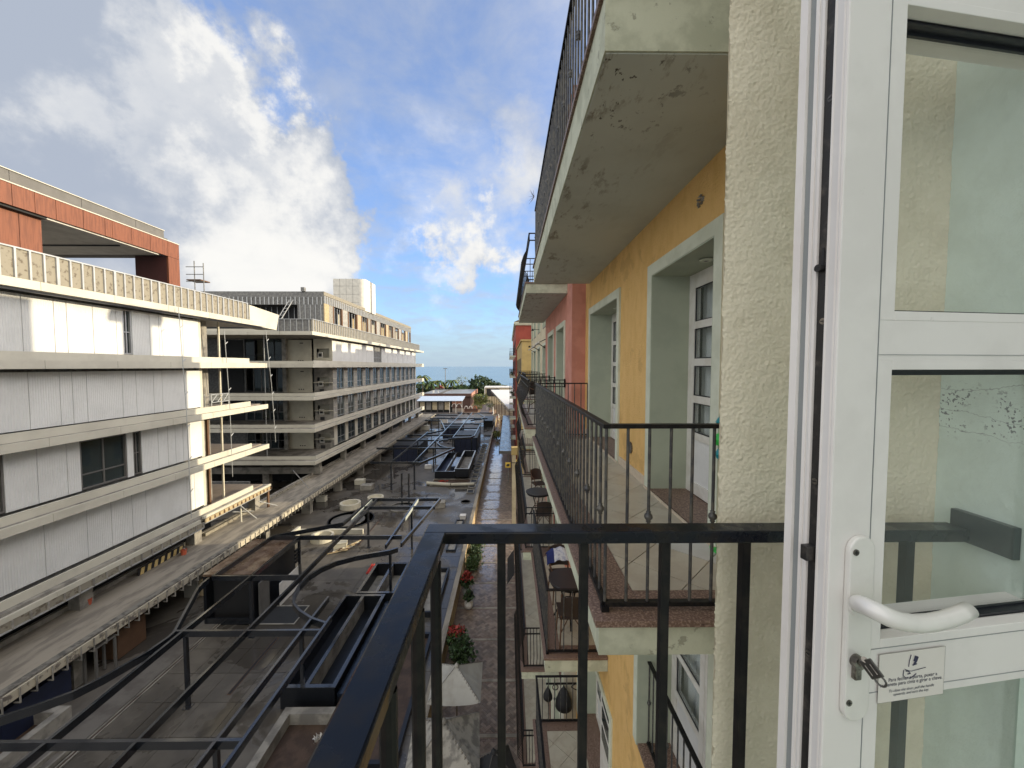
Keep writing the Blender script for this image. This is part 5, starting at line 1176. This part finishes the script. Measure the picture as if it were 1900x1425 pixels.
# ---- pink house
hp = thing('pink_house', 'salmon pink stucco house beyond the yellow one with curved balconies', 'building', (1.2, 10, -14))
XP = 1.21
hp_h = [(y, y + 1.25, z, z + 2.15) for z in (1.72, -1.28, -4.28, -7.28, -10.28) for y in (8.35, 10.35)]
wall_holes(XP, XP + .42, 7.4, 12.6, -2.6, 5.2, [h for h in hp_h if h[2] > -2], hp, 'wall', M_pink)
wall_holes(XP, XP + .42, 8.1, 12.6, -5, -2.6, [h for h in hp_h if -5 < h[2] < -2], hp, 'wall', M_pink)
wall_holes(XP, XP + .42, 8.1, 12.6, -14, -5, [h for h in hp_h if h[2] < -5], hp, 'lower_wall', M_plast)
for (ya, yb, za, zb) in hp_h: surround(hp, XP, ya, yb, za, zb); doorset(hp, XP + .34, ya + .014, yb - .014, za, zb - .014, 2, M_pvc, 3)
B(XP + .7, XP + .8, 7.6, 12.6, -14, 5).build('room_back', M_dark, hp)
def bombe(label, x0, x1, y0, y1, zf, dividers=(), group='curved railings of the pink and cream houses', step=.13):
    """pot-bellied railing bulging outward"""
    t = thing('curved_railing', label, 'railing', (x0, y0, zf), group); xo = x0 + .02
    prof = [(0, .06), (-.03, .16), (-.13, .30), (-.15, .40), (-.10, .55), (-.01, .72), (.015, .85), (.01, 1.0)]
    side = MB().tube([(xo + a, 0, b) for a, b in prof], .009, 5, caps=False).mesh('baluster', M_iron, (xo, 0, 0)); endb = MB().tube([(0, a * .8, b) for a, b in prof], .009, 5, caps=False).mesh('baluster', M_iron)
    n = int((y1 - y0) / step)
    for i in range(n + 1): inst(side, 'baluster', t, (xo, y0 + (y1 - y0) * i / n, zf))
    for z in (1.0, .86, .06): MB().beam((xo + (.01 if z > .5 else 0), y0 - .015, zf + z), (xo + (.01 if z > .5 else 0), y1, zf + z), .03, .018).build('rail', M_iron, t)
    for i, yy in enumerate((y0,) + tuple(dividers) + (y1,)):
        m = int((x1 - x0) / step)
        for z in (1.005, .865, .07): MB().beam((xo, yy, zf + z), (x1, yy, zf + z), .028, .018).build('rail', M_iron, t)
        for k in range(1, m): inst(endb if i == 0 else bar_me, 'baluster', t, (xo + k * (x1 - x0) / m, yy, zf + (0 if i == 0 else .05)), sc=None if i == 0 else (1, 1, .93))
        B(x1 - .03, x1, yy - .03, yy + .03, zf + .84, zf + 1.02).build('bracket', M_iron, t)
    return t
for zf, y0, y1, lb in ((1.72, 8.05, 13.4, 'curved black railing above, bulging against the sky'), (-1.28, 8.15, 13.3, 'curved black railing at our level beyond the straight one'), (-4.28, 8.9, 15.0, 'curved black railing around the farther round table'), (-7.28, 9.05, 15.0, 'curved black lattice railing two floors below'), (-10.28, 9.5, 15.0, 'lowest curved black railing with scroll ornament')):
    x0 = .34 if zf > -2 else (.33 if zf > -5 else .30)
    slab(hp, x0, XP, y0 - .08, y1 + .05, zf, .2, .2, tile=(zf > -11 and zf < 0 and zf != -1.28))
    bombe(lb, x0 + .06, XP - .01, y0, y1, zf, (9.9, 11.2) if zf > -3 else (), step=.13 if zf > -5 else .075)
# lanterns on a wall bracket
t = thing('wall_lantern', 'pair of black bell lanterns hanging from a scroll bracket', 'lantern', (1.1, 7.95, -7.1))
MB().tube([(1.47, 7.95, -6.74), (.80, 7.95, -6.74)], .02, 6).build('arm', M_iron, t)
for k, (x, z0, r_) in enumerate(((.84, -7.07, .10), (1.18, -7.26, .18))):
    MB().lathe((x, 7.95, z0), [(r_ * .6, -.03), (r_, .02), (r_ * .95, .12 * r_ / .15), (r_ * .7, .22 * r_ / .15), (r_ * .45, .30 * r_ / .15), (r_ * .15, .36 * r_ / .15), (.01, .40 * r_ / .15)], 18).build('shade', M_blk, t, smooth=True)
MB().tube([(1.44 - .1 * math.sin(a * .5), 7.95, -6.75 - .02 * a) for a in range(9)], .009, 5).build('scroll', M_iron, t); MB().tube([(1.0 + .06 * math.cos(a * .7), 7.95, -6.82 + .06 * math.sin(a * .7)) for a in range(10)], .009, 5).build('scroll', M_iron, t)
# ---- cream house
hc = thing('cream_house', 'cream painted house with tall pale windows and awning brackets', 'building', (1.6, 20, -14))
XCm = 1.6
hc_h = [(y, y + 1.5, z, z + 2.2) for z in (1.72, -1.28, -4.28, -7.28, -10.28) for y in (13.4, 16.4, 19.4, 22.4, 25)]
wall_holes(XCm, XCm + .4, 12.62, 27, -14, 5.2, hc_h, hc, 'wall', M_cream2)
for (ya, yb, za, zb) in hc_h: surround(hc, XCm, ya, yb, za, zb); doorset(hc, XCm + .3, ya + .014, yb - .014, za, zb - .014, 2, M_pvc, 2)
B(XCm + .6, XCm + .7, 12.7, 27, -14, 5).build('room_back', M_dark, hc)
for k, y in enumerate((16.5, 19.5, 22.5)):
    t = thing('awning_frame', 'folded awning arm on the cream house, %s of three' % ('nearest', 'middle', 'farthest')[k], 'awning', (1.3, y, 1.0))
    MB().tube([(XCm - .02, y, 1.15), (1.25, y + .1, 1.0), (XCm - .02, y + .2, .8)], .02, 6).build('arm', M_blk, t); MB().tube([(1.28, y - .1, 1.02), (1.28, y + 1.6, 1.02)], .035, 8).build('roller', M_white, t)
for k, z in enumerate((1.9, 1.2)):
    t = thing('wall_lamp', 'small dark lamp on a thin bracket on the cream house, %s' % ('upper' if k == 0 else 'lower'), 'lamp', (1.4, 20, z)); MB().tube([(XCm, 20 + k * 3, z), (1.25, 20 + k * 3, z)], .015, 5).build('bracket', M_iron, t); MB().lathe((1.25, 20 + k * 3, z - .08), [(.07, 0), (.05, .08), (0, .12)], 10).build('shade', M_iron, t)
for zf, lb in ((-1.28, 'cream house balcony railing at our level'), (-4.28, 'cream house balcony railing one floor below'), (-7.28, 'cream house balcony railing two floors below'), (-10.28, 'lowest cream house balcony railing')):
    for (y0, y1, w_) in ((15.3, 19.4, 'nearer'), (21, 26, 'farther')):
        slab(hc, .62, XCm, y0 - .06, y1 + .06, zf, .18, .2, tile=False); bombe('%s, the %s bay' % (lb, w_), .66, XCm - .01, y0, y1, zf, (), step=.16)
# ---- ochre house and red house
ho = thing('ochre_house', 'ochre yellow low fronted house beyond the alley gap', 'building', (1.25, 45, -14))
B(1.25, 12, 36, 54.9, -14, 2.35).build('wall', M_olive, ho); B(1.15, 12, 35.9, 55, 2.35, 2.5).build('cornice', M_olive, ho)
MB().add([(4, 36, 2.5), (12, 36, 2.5), (8, 36, 8.4), (4, 54.9, 2.5), (12, 54.9, 2.5), (8, 54.9, 8.4)], [(0, 1, 2), (3, 5, 4), (0, 2, 5, 3), (1, 4, 5, 2), (0, 3, 4, 1)]).build('roof', M_orange, ho)
for k, y in enumerate((38.5, 42, 44.6, 49, 52.5)): B(7.4, 8.6, y, y + (.9, 1.3, .7, 1.5, .8)[k], 7.6, (9.3, 9.0, 9.5, 9.1, 9.4)[k]).build('chimney', M_olive, ho)  # unseen blocks added to notch the shadow cast on the far block
for z in (-.9, -3.9, -6.9, -9.9):
    for y in (38, 41.5, 45, 48.5, 52): B(1.22, 1.25, y, y + 1.1, z, z + 1.7).build('window', M_dark, ho)
B(.55, 1.25, 36, 36.8, -10.2, -8.9).build('awning_box', M_yel, ho)
hr = thing('red_house', 'brick red house at the far end of the hotel row', 'building', (1.1, 70, -14))
B(1.07, 12, 55, 90, -14, 6.0).build('wall', M_red, hr); B(.8, 12.2, 54.7, 90.3, 6.0, 6.25).build('cornice', M_mint_trim, hr); B(.9, 12, 54.8, 90, 5.8, 6.0).build('cornice', M_mint_trim, hr)
MB().add([(.8, 54.7, 6.25), (12.2, 54.7, 6.25), (6.5, 54.7, 8.6), (.8, 90.3, 6.25), (12.2, 90.3, 6.25), (6.5, 90.3, 8.6)], [(0, 1, 2), (3, 5, 4), (0, 2, 5, 3), (1, 4, 5, 2), (0, 3, 4, 1)]).build('roof', M_boxb, hr)
for k, y in enumerate((57, 61.5, 65, 70.5, 74, 79, 83.5)): B(5.9, 7.1, y, y + (1.6, .9, 2.2, 1.0, 1.8, 1.2, 1.5)[k], 7.8, (9.6, 9.3, 9.7, 9.2, 9.6, 9.4, 9.7)[k]).build('chimney', M_red, hr)  # more ridge blocks out of view, added to break up the shadow edge
for z in (2.2, -.8, -3.8, -6.8, -9.8):
    for y in range(57, 88, 4): B(1.04, 1.07, y, y + 1.2, z, z + 1.8).build('window', M_dark, hr)
for zf, fl in ((1.55, 'upper'), (-1.45, 'second'), (-4.4, 'third'), (-7.4, 'fourth'), (-10.3, 'lowest')):
    for k, y0 in enumerate((55.3, 66, 77)):
        w_ = ('nearest', 'middle', 'farthest')[k]; t = thing('small_balcony', '%s balcony of the %s column on the red house' % (fl, w_), 'balcony', (.6, y0, zf), 'balconies on the red house')
        B(.2, 1.07, y0, y0 + 2.6, zf - .18, zf).build('slab', M_mint_trim, t)
        MB().beam((.24, y0 + .05, zf + 1), (.24, y0 + 2.55, zf + 1), .04, .03).beam((.24, y0 + .05, zf + 1), (1.07, y0 + .05, zf + 1), .04, .03).build('top_rail', M_iron, t)
        mb = MB()
        for q in range(8): mb.box(.22 + q * .11, .24 + q * .11, y0 + .04, y0 + .06, zf, zf + .98)
        for q in range(18): mb.box(.23, .25, y0 + .05 + q * .14, y0 + .07 + q * .14, zf, zf + .98)
        mb.build('bars', M_iron, t)
        if k == 0 and fl in ('second', 'third'): V, F = leaves((.6, y0 + .5, zf + .55), (.28, .4, .45), 160, .09, 40, shell=.2); MB().add(V, F).build('foliage', M_leaf_d, thing('balcony_plant', 'dark leafy plant on the %s balcony of the red house' % fl, 'plant', (.6, y0 + .5, zf)))
# yellow sign with dark mark, pilaster, tilted dark awning
t = thing('hanging_sign', 'yellow square sign with a black interlaced mark above the path', 'sign', (.0, 30, -7.6))
p = atY(942.5, 863, 31); x, z = p.x, p.z; s_ = .21
B(x - s_, x + s_, 31, 31.04, z - s_, z + s_).build('board', M_yel, t); B(x + s_, 1.3, 31.0, 31.04, z + s_ - .05, z + s_).build('arm', M_iron, t)
def zig(fx, fz): 
    mb = MB(); pts = [(-.12, -.10), (-.12, .04), (.0, .12), (.08, .06), (-.04, -.02), (-.04, -.08)]
    P = [(x + fx * a, 30.985, z + fz * b) for a, b in pts] + [(x + fx * a, 30.998, z + fz * b) for a, b in pts]; n = 6
    return mb.add(P, [tuple(range(n)), tuple(range(2 * n - 1, n - 1, -1))] + [(i, (i + 1) % n, n + (i + 1) % n, n + i) for i in range(n)])
zig(1, 1).build('mark', M_blk, t); zig(-1, -1).build('mark', M_blk, t)
t = thing('pilaster', 'cream pilaster standing below the ochre box', 'pilaster', (.45, 31.5, -14)); B(.3, .62, 31.4, 31.8, -14, -7.2).build('shaft', M_cream2, t); B(.25, .75, 31.3, 31.9, -7.2, -6.6).build('capital', M_olive, t)
t = thing('door_canopy', 'small dark tilted canopy over a ground floor door', 'canopy', (.05, 19.5, -10)); MB().add([(-.05, 18.2, -10.4), (.3, 18.2, -9.9), (.3, 20.6, -9.9), (-.05, 20.6, -10.4), (-.05, 18.2, -10.45), (.3, 18.2, -9.95), (.3, 20.6, -9.95), (-.05, 20.6, -10.45)], [(0, 1, 2, 3), (7, 6, 5, 4), (0, 4, 5, 1), (1, 5, 6, 2), (2, 6, 7, 3), (3, 7, 4, 0)]).build('sheet', M_steeln, t)
# ---- roofs of the hotel row over the near houses (they shade the street)
hb = thing('hotel_roof', 'pitched roof with gable and capped chimney over the hotel row', 'roof', (6, 12, 5.2))
B(1.5, 12, -14, .35, 5.2, 5.5).build('eave', M_conc, hb); B(1.9, 12, 1.86, 26.9, 5.22, 5.75).build('eave', M_conc, hb)
B(3.0, 5.5, 12.5, 19.3, 5.75, 8.3).build('gable', M_cream2, hb); B(3.4, 4.4, 23.3, 24.9, 5.5, 8.1).build('chimney', M_cream2, hb); B(3.1, 4.7, 22.6, 25.6, 8.1, 8.4).build('chimney_cap', M_conc, hb)
B(2.2, 5, -12, 11.5, 5.5, 8.6).build('attic', M_cream2, hb)
bk = thing('hotel_rear', 'rear wing of the hotel row behind the facades', 'building', (8, 10, -14))
B(8, 12, -14, 26.9, -14, 5.2).build('wall', M_cream2, bk)

# =================================================================== OUR OWN BALCONY
ow = thing('own_house', 'our own cream and mint stucco house front next to the open door', 'building', (1, .7, -14))
B(1.35, 8, -12, .35, -14, 5.2).build('side_wall', M_mint_st, ow)
# cream pier : displaced rough stucco
nx, nz = 260, 1180; x0, x1, z0, z1, Yc = .398, .813, -.92, .95, .722
def grain(shape, it, seed):
    rg = np.random.default_rng(seed); a_ = rg.normal(size=shape)
    for _ in range(it): a_ = (a_ + np.roll(a_, 1, 0) + np.roll(a_, -1, 0) + np.roll(a_, 1, 1) + np.roll(a_, -1, 1)) / 5
    return a_ / a_.std()
gA, gB, gC, gD = grain((nz + 1, nx + 1), 1, 1), grain((nz + 1, nx + 1), 3, 2), grain((nz + 1, nx + 1), 60, 3), grain((nz + 1, nx + 1), 3, 4)
dep = .00022 * gA + .00030 * gB + .0003 * gC - .0014 * np.clip(gD - 1.9, 0, 1)
V = []; F = []
for j in range(nz + 1):
    for i in range(nx + 1):
        e = 0
        if i < 4: e = (.0006 * gB[j, 0] + .0009 * gC[j, 0]) * (1 - i / 4)
        V.append((x0 + (x1 - x0) * i / nx + e, Yc - dep[j, i] - .0015, z0 + (z1 - z0) * j / nz))
for j in range(nz):
    for i in range(nx): k = j * (nx + 1) + i; F.append((k, k + 1, k + nx + 2, k + nx + 1))
MB().add(V, F).build('cream_render', M_cream, ow, smooth=True)
MB().prism([(.400, .727), (.813, .727), (1.5, .727), (1.5, 1.84), (1.10, 1.84)], -14, 5.2).build('cream_pier', M_cream, ow)
nx, nz = 40, 500; V = []; F = []
for j in range(nz + 1):
    for i in range(nx + 1):
        y = .590 + (.722 - .590) * i / nx; z = z0 + (z1 - z0) * j / nz
        d = (mnoise.noise(Vector((y * 60, z * 60, 0))) + .5 * mnoise.noise(Vector((y * 150, z * 150, 3)))) * .0006; V.append((.813 - d, y, z))
for j in range(nz):
    for i in range(nx): k = j * (nx + 1) + i; F.append((k, k + nx + 1, k + nx + 2, k + 1))
MB().add(V, F).build('mint_render', M_mint_st, ow, smooth=True)
B(.817, 1.5, .590, .7265, -14, 5.2).build('mint_wall', M_mint_st, ow)
B(-.20, 1.34, -1.5, .70, -1.5, -1.28).build('balcony_slab', M_slab, ow)
# own railing
rl = thing('balcony_railing', 'our own black iron rail with wet flat top in the foreground', 'railing', (.3, .66, -1.28))
zt = -.28
MB().strip([(-.124, -1.0, zt), (-.124, .660, zt)], .038, .020).build('side_rail', M_iron_wet, rl, bevel=.0025)
B(-.143, .790, .6425, .6805, zt - .0205, zt + .0005).build('front_rail', M_iron_wet, rl, bevel=.0025)
sqb = B(-.007, .007, -.007, .007, -.95, 0).mesh('baluster', M_iron)
own_b = MB().box(-.0072, .0072, -.0072, .0072, -.95, 0).mesh('baluster', M_iron)
rb = MB().tube([(0, 0, -.95), (0, 0, 0)], .0085, 10, caps=False).mesh('baluster', M_iron)
for px in (930.5, 1083, 1232.5, 1381, 1531, 1682): inst(own_b, 'baluster', rl, (atY(px, 1020, .66).x, .66, zt - .0203))
for k in range(10): inst(rb, 'baluster', rl, (-.112, .585 - k * .118, zt - .0203))
B(-.14, .80, .645, .675, -1.25, -1.22).build('bottom_rail', M_iron, rl); B(-.14, -.11, -1.0, .64, -1.25, -1.22).build('bottom_rail', M_iron, rl)
pc = [atX(1769, 951, .806), atX(1889, 985, .806), atX(1889, 1050, .806), atX(1790, 1016, .806)]
y0p, y1p = pc[1].y, pc[0].y
B(.800, .8125, y0p, y1p, pc[1].z + .004, pc[1].z + .004 - .052).build('wall_plate', mat('wet_blue_black_plate', (.02, .026, .034), .3, spec=.6), rl, bevel=.001)

# =================================================================== DOOR LEAF
PHI = R(82); P0 = Vector((.418, .490, 0)); U = Vector((math.sin(PHI), math.cos(PHI), 0)); Vn = Vector((-math.cos(PHI), math.sin(PHI), 0))
def on_door(px, py, v=0.):
    d = ray(px, py); o = P0 + Vn * v; k = o.dot(Vn) / d.dot(Vn); q = d * k; return (q - o).dot(U), q.z
door = thing('glazed_door', 'white aluminium glazed door leaf standing open in the foreground', 'door', (P0.x, P0.y, -1.28))
def db(name, u0, u1, v0, v1, z0, z1, m, par=None, bev=0): return MB().obox(P0, U, Vn, (u0, u1), (v0, v1), z0, z1).build(name, m, par or door, bevel=bev)
LW = .80
uE = on_door(1627, 712)[0]; uB = on_door(1655, 712)[0]
TH = .069
# leading edge profile from near face to far face
lockstile = db('lock_stile', 0, uE - .0006, 0, .020, -1.25, .95, M_alu, bev=.001)
db('stile_core', .007, uE - .0006, .0202, .066, -1.25, .95, M_alu)
db('lock_strip', .003, .0069, .021, .033, -1.25, .95, M_metal_old)
db('edge_ridge', .0, .0069, .0335, .037, -1.25, .95, M_alu_b); db('edge_ridge', .0015, .0069, .0372, .0415, -1.25, .95, M_alu); db('edge_ridge', .0, .0069, .0417, .0465, -1.25, .95, M_alu_b)
db('edge_groove', .003, .0069, .0467, .0572, -1.25, .95, M_alu_g)
db('edge_flange', -.0015, .02, .0574, TH, -1.25, .95, M_alu_b)
db('edge_bead', -.0006, .0, .001, .0035, -1.25, .95, M_alu_b); db('edge_bead', -.0006, .0, .0055, .0075, -1.25, .95, M_alu_b); db('edge_bead', -.0006, .0, .0165, .019, -1.25, .95, M_alu_b)
# zones along z at left of glass (u~uB)
def zz(px, py): return on_door(px, py)[1]
z_top0 = zz(1690, 8); z_a = zz(1660, 577); z_b = zz(1655, 686); z_m = zz(1640, 658); z_c = zz(1632, 1182); z_d = zz(1625, 1300)
# bottom of pane 2 seen from above: sill slope visible
bv = uB - uE
def rail(z0, z1, name):      # horizontal rail from z0 to z1 with beads
    return db(name, uE, LW, 0.0008, .066, z0, z1, M_alu)
rail(z_top0 + .012, z_top0 + .10, 'top_rail'); rail(z_b + .012, z_a - .012, 'middle_rail'); rail(z_d + .012, z_c - .016, 'lock_rail'); rail(-1.25, -1.0, 'bottom_rail'); rail(.85, .95, 'head_rail')
def pane(z0, z1, label):     # opening between rails incl. beads
    db('bead', uE, uB, 0.0004, .018, z0, z1, M_alu, bev=.0008)
    db('bead', uB, LW, 0.0004, .018, z1 - bv * .52, z1, M_alu, bev=.0008); db('bead', uB, LW, 0.0004, .018, z0, z0 + bv * .52, M_alu, bev=.0008)
    g = db('gasket', uB - .001, LW, .019, .030, z1 - bv * .52 - .0035, z1 - bv * .5, M_rubber); db('gasket', uB - .001, LW, .019, .030, z0 + bv * .5, z0 + bv * .52 + .0035, M_rubber); db('gasket', uB - .001, uB + .002, .019, .030, z0 + .02, z1 - .02, M_rubber)
    db('gasket', uB, LW, .030, .034, z1 - bv * .52 - .008, z1 - bv * .5, M_rubber); db('gasket', uB, LW, .030, .034, z0 + bv * .5, z0 + bv * .52 + .006, M_rubber)
    db('glass_pane', uB - .002, LW, .0305, .0325, z0 + .005, z1 - .005, M_glass)
    db('outer_bead', uE, uB - .001, .035, .066, z0, z1, M_alu); db('outer_bead', uE, LW, .035, .066, z1 - bv * .5, z1, M_alu); db('outer_bead', uE, LW, .035, .066, z0, z0 + bv * .5, M_alu)
pane(z_a - .012, z_top0 + .012, 'upper'); pane(z_c - .016, z_b + .012, 'middle'); pane(-1.0, z_d + .012, 'lower'); pane(z_top0 + .10, .85, 'top')
db('hinge_stile', LW, LW + .06, 0, .066, -1.25, .95, M_alu)
# seams of beads (mitre lines)
for z in (z_m - .0002, z_c - .0165, z_d + .0115): db('seam', uE, LW, -.0002, .0006, z, z + .0006, M_alu_g)
db('seam', uE - .0005, uE + .0003, -.0003, .001, -1.25, .95, M_alu_g)
# handle plate
def D3(u, v, z): return P0 + U * u + Vn * v + Vector((0, 0, z))
u0, zt_ = on_door(1584, 992); u0b, zb_ = on_door(1574, 1330)
ua = on_door(1560, 1160)[0] + .001; ub = on_door(1606, 1160)[0] + .001; uc = (ua + ub) / 2; hw = (ub - ua) / 2
def stadium(uc, hw, z0, z1, v0, v1, n=10):
    P = []
    for k in range(n + 1): a = math.pi * k / n; P.append((uc + hw * math.cos(a), z1 - hw + hw * math.sin(a)))
    for k in range(n + 1): a = math.pi + math.pi * k / n; P.append((uc + hw * math.cos(a), z0 + hw + hw * math.sin(a)))
    m = len(P); mb = MB(); mb.add([D3(a, v0, b) for a, b in P] + [D3(a, v1, b) for a, b in P], [tuple(range(m)), tuple(range(2 * m - 1, m - 1, -1))] + [(i, m + i, m + (i + 1) % m, (i + 1) % m) for i in range(m)]); return mb
plate = stadium(uc, hw, zb_, zt_, -.008, -.0002).build('handle_plate', M_handle, door, bevel=.002)
def screw(px, py, v, r=.0042, par=None):
    u, z = on_door(px, py, v); MB().tube([D3(u, v, z), D3(u, v - .0012, z)], r, 14).build('screw', M_chrome, par or door)
    for a in (0, 1):
        w1, w2 = (r * .6, r * .14) if a == 0 else (r * .14, r * .6); MB().obox(P0, U, Vn, (u - w1, u + w1), (v - .0016, v - .0011), z - w2, z + w2).build('screw_slot', M_blk, par or door)
screw(1588, 1025, -.008, par=door); screw(1575, 1304, -.008, par=door)
# edge screws, bolt and roller cam on lock strip (face -U)
def edge_disc(px, py, r, dep, m, nm):
    d = ray(px, py); o = P0 + U * .003; k = o.dot(U) / d.dot(U); q = d * k; v = (q - o).dot(Vn); v = min(max(v, .022), .032)
    MB().tube([D3(.003, v, q.z), D3(.003 - dep, v, q.z)], r, 14).build(nm, m, door)
    MB().obox(P0, U, Vn, (.003 - dep - .0005, .003 - dep), (v - r * .6, v + r * .6), q.z - r * .15, q.z + r * .15).build(nm + '_slot', M_blk, door)
edge_disc(1542, 182, .0042, .001, M_chrome, 'edge_screw'); edge_disc(1527, 596, .0042, .001, M_chrome, 'edge_screw'); edge_disc(1512, 893, .0042, .001, M_chrome, 'edge_screw'); edge_disc(1500, 1212, .004, .001, M_chrome, 'edge_screw')
edge_disc(1526, 498, .0048, .008, M_metal_old, 'roller_cam')
q = on_door(1505, 1022, .03)[1]; MB().obox(P0, U, Vn, (-.011, .003), (.0225, .0325), q - .010, q + .010).build('latch_bolt', M_metal_old, door, bevel=.001)
q2 = on_door(1526, 478, .03)[1]; MB().obox(P0, U, Vn, (.0024, .0031), (.0255, .0285), q2 - .012, q2 + .012).build('cam_slot', M_blk, door)
# lever handle
uh, zh = on_door(1590, 1122, -.008)
ue, ze = on_door(1796, 1132, -.052)
def DP(px, py, v): u, z = on_door(px, py, v); return D3(u, v, z)
hp_ = [DP(1592, 1120, -.008), DP(1594, 1121, -.020), DP(1604, 1124, -.032), DP(1624, 1133, -.043), DP(1648, 1145, -.049), DP(1672, 1153, -.051), DP(1700, 1157, -.0515), DP(1728, 1155, -.051), DP(1756, 1149, -.050), DP(1780, 1140, -.048), DP(1798, 1131, -.047)]
rr_ = [.0104, .0104, .0106, .0108, .0108, .0105, .0102, .0100, .0098, .0096, .0092]
MB().tube(hp_, rr_, 18).build('lever_handle', M_handle, door, smooth=True)
MB().tube([D3(uh, -.008, zh), D3(uh, -.012, zh)], .0135, 20).build('handle_collar', M_handle, door)
# lock cylinder and key
uk, zk = on_door(1586, 1224, -.008)
MB().tube([D3(uk, -.008, zk), D3(uk, -.016, zk)], .0085, 20).build('lock_cylinder', M_chrome, door); MB().obox(P0, U, Vn, (uk - .005, uk + .005), (-.014, -.0075), zk - .024, zk).build('cylinder_tail', M_chrome, door, bevel=.0015)
key = thing('door_key', 'dark steel key sitting in the lock below the handle', 'key', tuple(D3(uk, -.02, zk)))
u1, z1_ = on_door(1607, 1226, -.03); u2, z2_ = on_door(1636, 1268, -.045)
a3 = D3(uk, -.015, zk); b3 = D3(u1, -.028, z1_); c3 = D3(u2, -.046, z2_); dd = (c3 - b3).normalized(); nn = dd.cross(Vector((.25, -.6, -.7))).normalized(); ww = dd.cross(nn).normalized()
def keyplate(p, q, w_, th, m, nm):
    P = [p - ww * w_ - nn * th, p + ww * w_ - nn * th, q + ww * w_ - nn * th, q - ww * w_ - nn * th]; P += [v + nn * 2 * th for v in P]
    return MB().add(P, [(0, 3, 2, 1), (4, 5, 6, 7), (0, 1, 5, 4), (1, 2, 6, 5), (2, 3, 7, 6), (3, 0, 4, 7)]).build(nm, m, key, bevel=.0012)
MB().tube([a3, b3], .0035, 8).build('blade', M_chrome, key); M_key = mat('dark_key_steel', (.13, .125, .115), .35, .8)
keyplate(b3, b3.lerp(c3, .78), .0088, .0012, M_key, 'bow')
for k in (-1, 1): q = b3.lerp(c3, .4) + ww * .0035 * k; MB().tube([q - dd * .005 - nn * .0016 * 1, q + dd * .006 - nn * .0016], .0006, 5).build('engraving', M_chrome, key)
cc = b3.lerp(c3, .88); MB().tube([cc + (dd * math.cos(a * .5236) + ww * math.sin(a * .5236)) * .0058 for a in range(13)], .0012, 6).build('ring', M_key, key)
# sticker with its drawing and text
us0, zs0 = on_door(1630, 1208); us1, zs1 = on_door(1752, 1203); us2, zs2 = on_door(1748, 1290); zs3 = on_door(1628, 1300)[1]
st = thing('door_sticker', 'transparent instruction sticker with a small hand and key drawing under the handle', 'sticker', tuple(D3(us0, -.001, zs3)))
def quad(name, pts, v, m, par): return MB().add([D3(a, v, b) for a, b in pts], [tuple(range(len(pts)))]).build(name, m, par)
zbt, ztp = (zs2 + zs3) / 2, (zs0 + zs1) / 2
quad('sheet', [(us0, zbt), (us1, zbt), (us1, ztp), (us0, ztp)], -.0012, M_paper, st)
for (a0, a1, b0, b1_) in ((us0, us1, zbt, zbt + .0003), (us0, us1, ztp - .0003, ztp), (us0, us0 + .0003, zbt, ztp), (us1 - .0003, us1, zbt, ztp)): quad('border', [(a0, b0), (a1, b0), (a1, b1_), (a0, b1_)], -.0014, M_greyp, st)
def text(s_, uc_, z_, size, shear=0.):
    c = bpy.data.curves.new('line', 'FONT'); c.body = s_; c.size = size; c.align_x = 'CENTER'; c.shear = shear; c.offset = size * .004
    o = bpy.data.objects.new('tmp', c); COL.objects.link(o); dg = bpy.context.evaluated_depsgraph_get(); me = bpy.data.meshes.new_from_object(o.evaluated_get(dg)); bpy.data.objects.remove(o)
    org = root_org(st)
    for v in me.vertices: q = D3(uc_ + v.co.x, -.0016, z_ + v.co.y) - org; v.co = q
    me.materials.clear(); me.materials.append(M_ink); o = bpy.data.objects.new('text_line', me); COL.objects.link(o); o.parent = st
um = (us0 + us1) / 2; hS = ztp - zbt; wS = us1 - us0
text('Para fechar a porta, puxar a', um + .002, zbt + hS * .42, wS * .066); text('ma\u00e7aneta para cima e girar a chave.', um, zbt + hS * .33, wS * .066)
text('To close the door, pull the handle', um, zbt + hS * .20, wS * .05, .3); text('upwards, and turn the key.', um, zbt + hS * .12, wS * .05, .3)
def ink(pts, r=.0005, nm='drawing'): MB().tube([D3(um + a * wS, -.0018, zbt + b * hS) for a, b in pts], r, 4).build(nm, M_ink, st)
ink(((-.03, .92), (-.05, .8), (-.06, .68))); ink(((.02, .78), (.04, .88), (.07, .86), (.05, .78), (.02, .72)), .0012); ink(((.0, .70), (.06, .72)), .0008)
ink(((-.13, .62), (-.14, .52), (-.10, .46), (-.04, .44), (.02, .47), (.06, .52))); ink(((-.12, .64), (-.06, .6), (-.02, .58), (.1, .60), (.2, .62)), .0004); ink(((-.10, .60), (-.05, .58), (-.03, .54), (-.07, .53)), .0007)
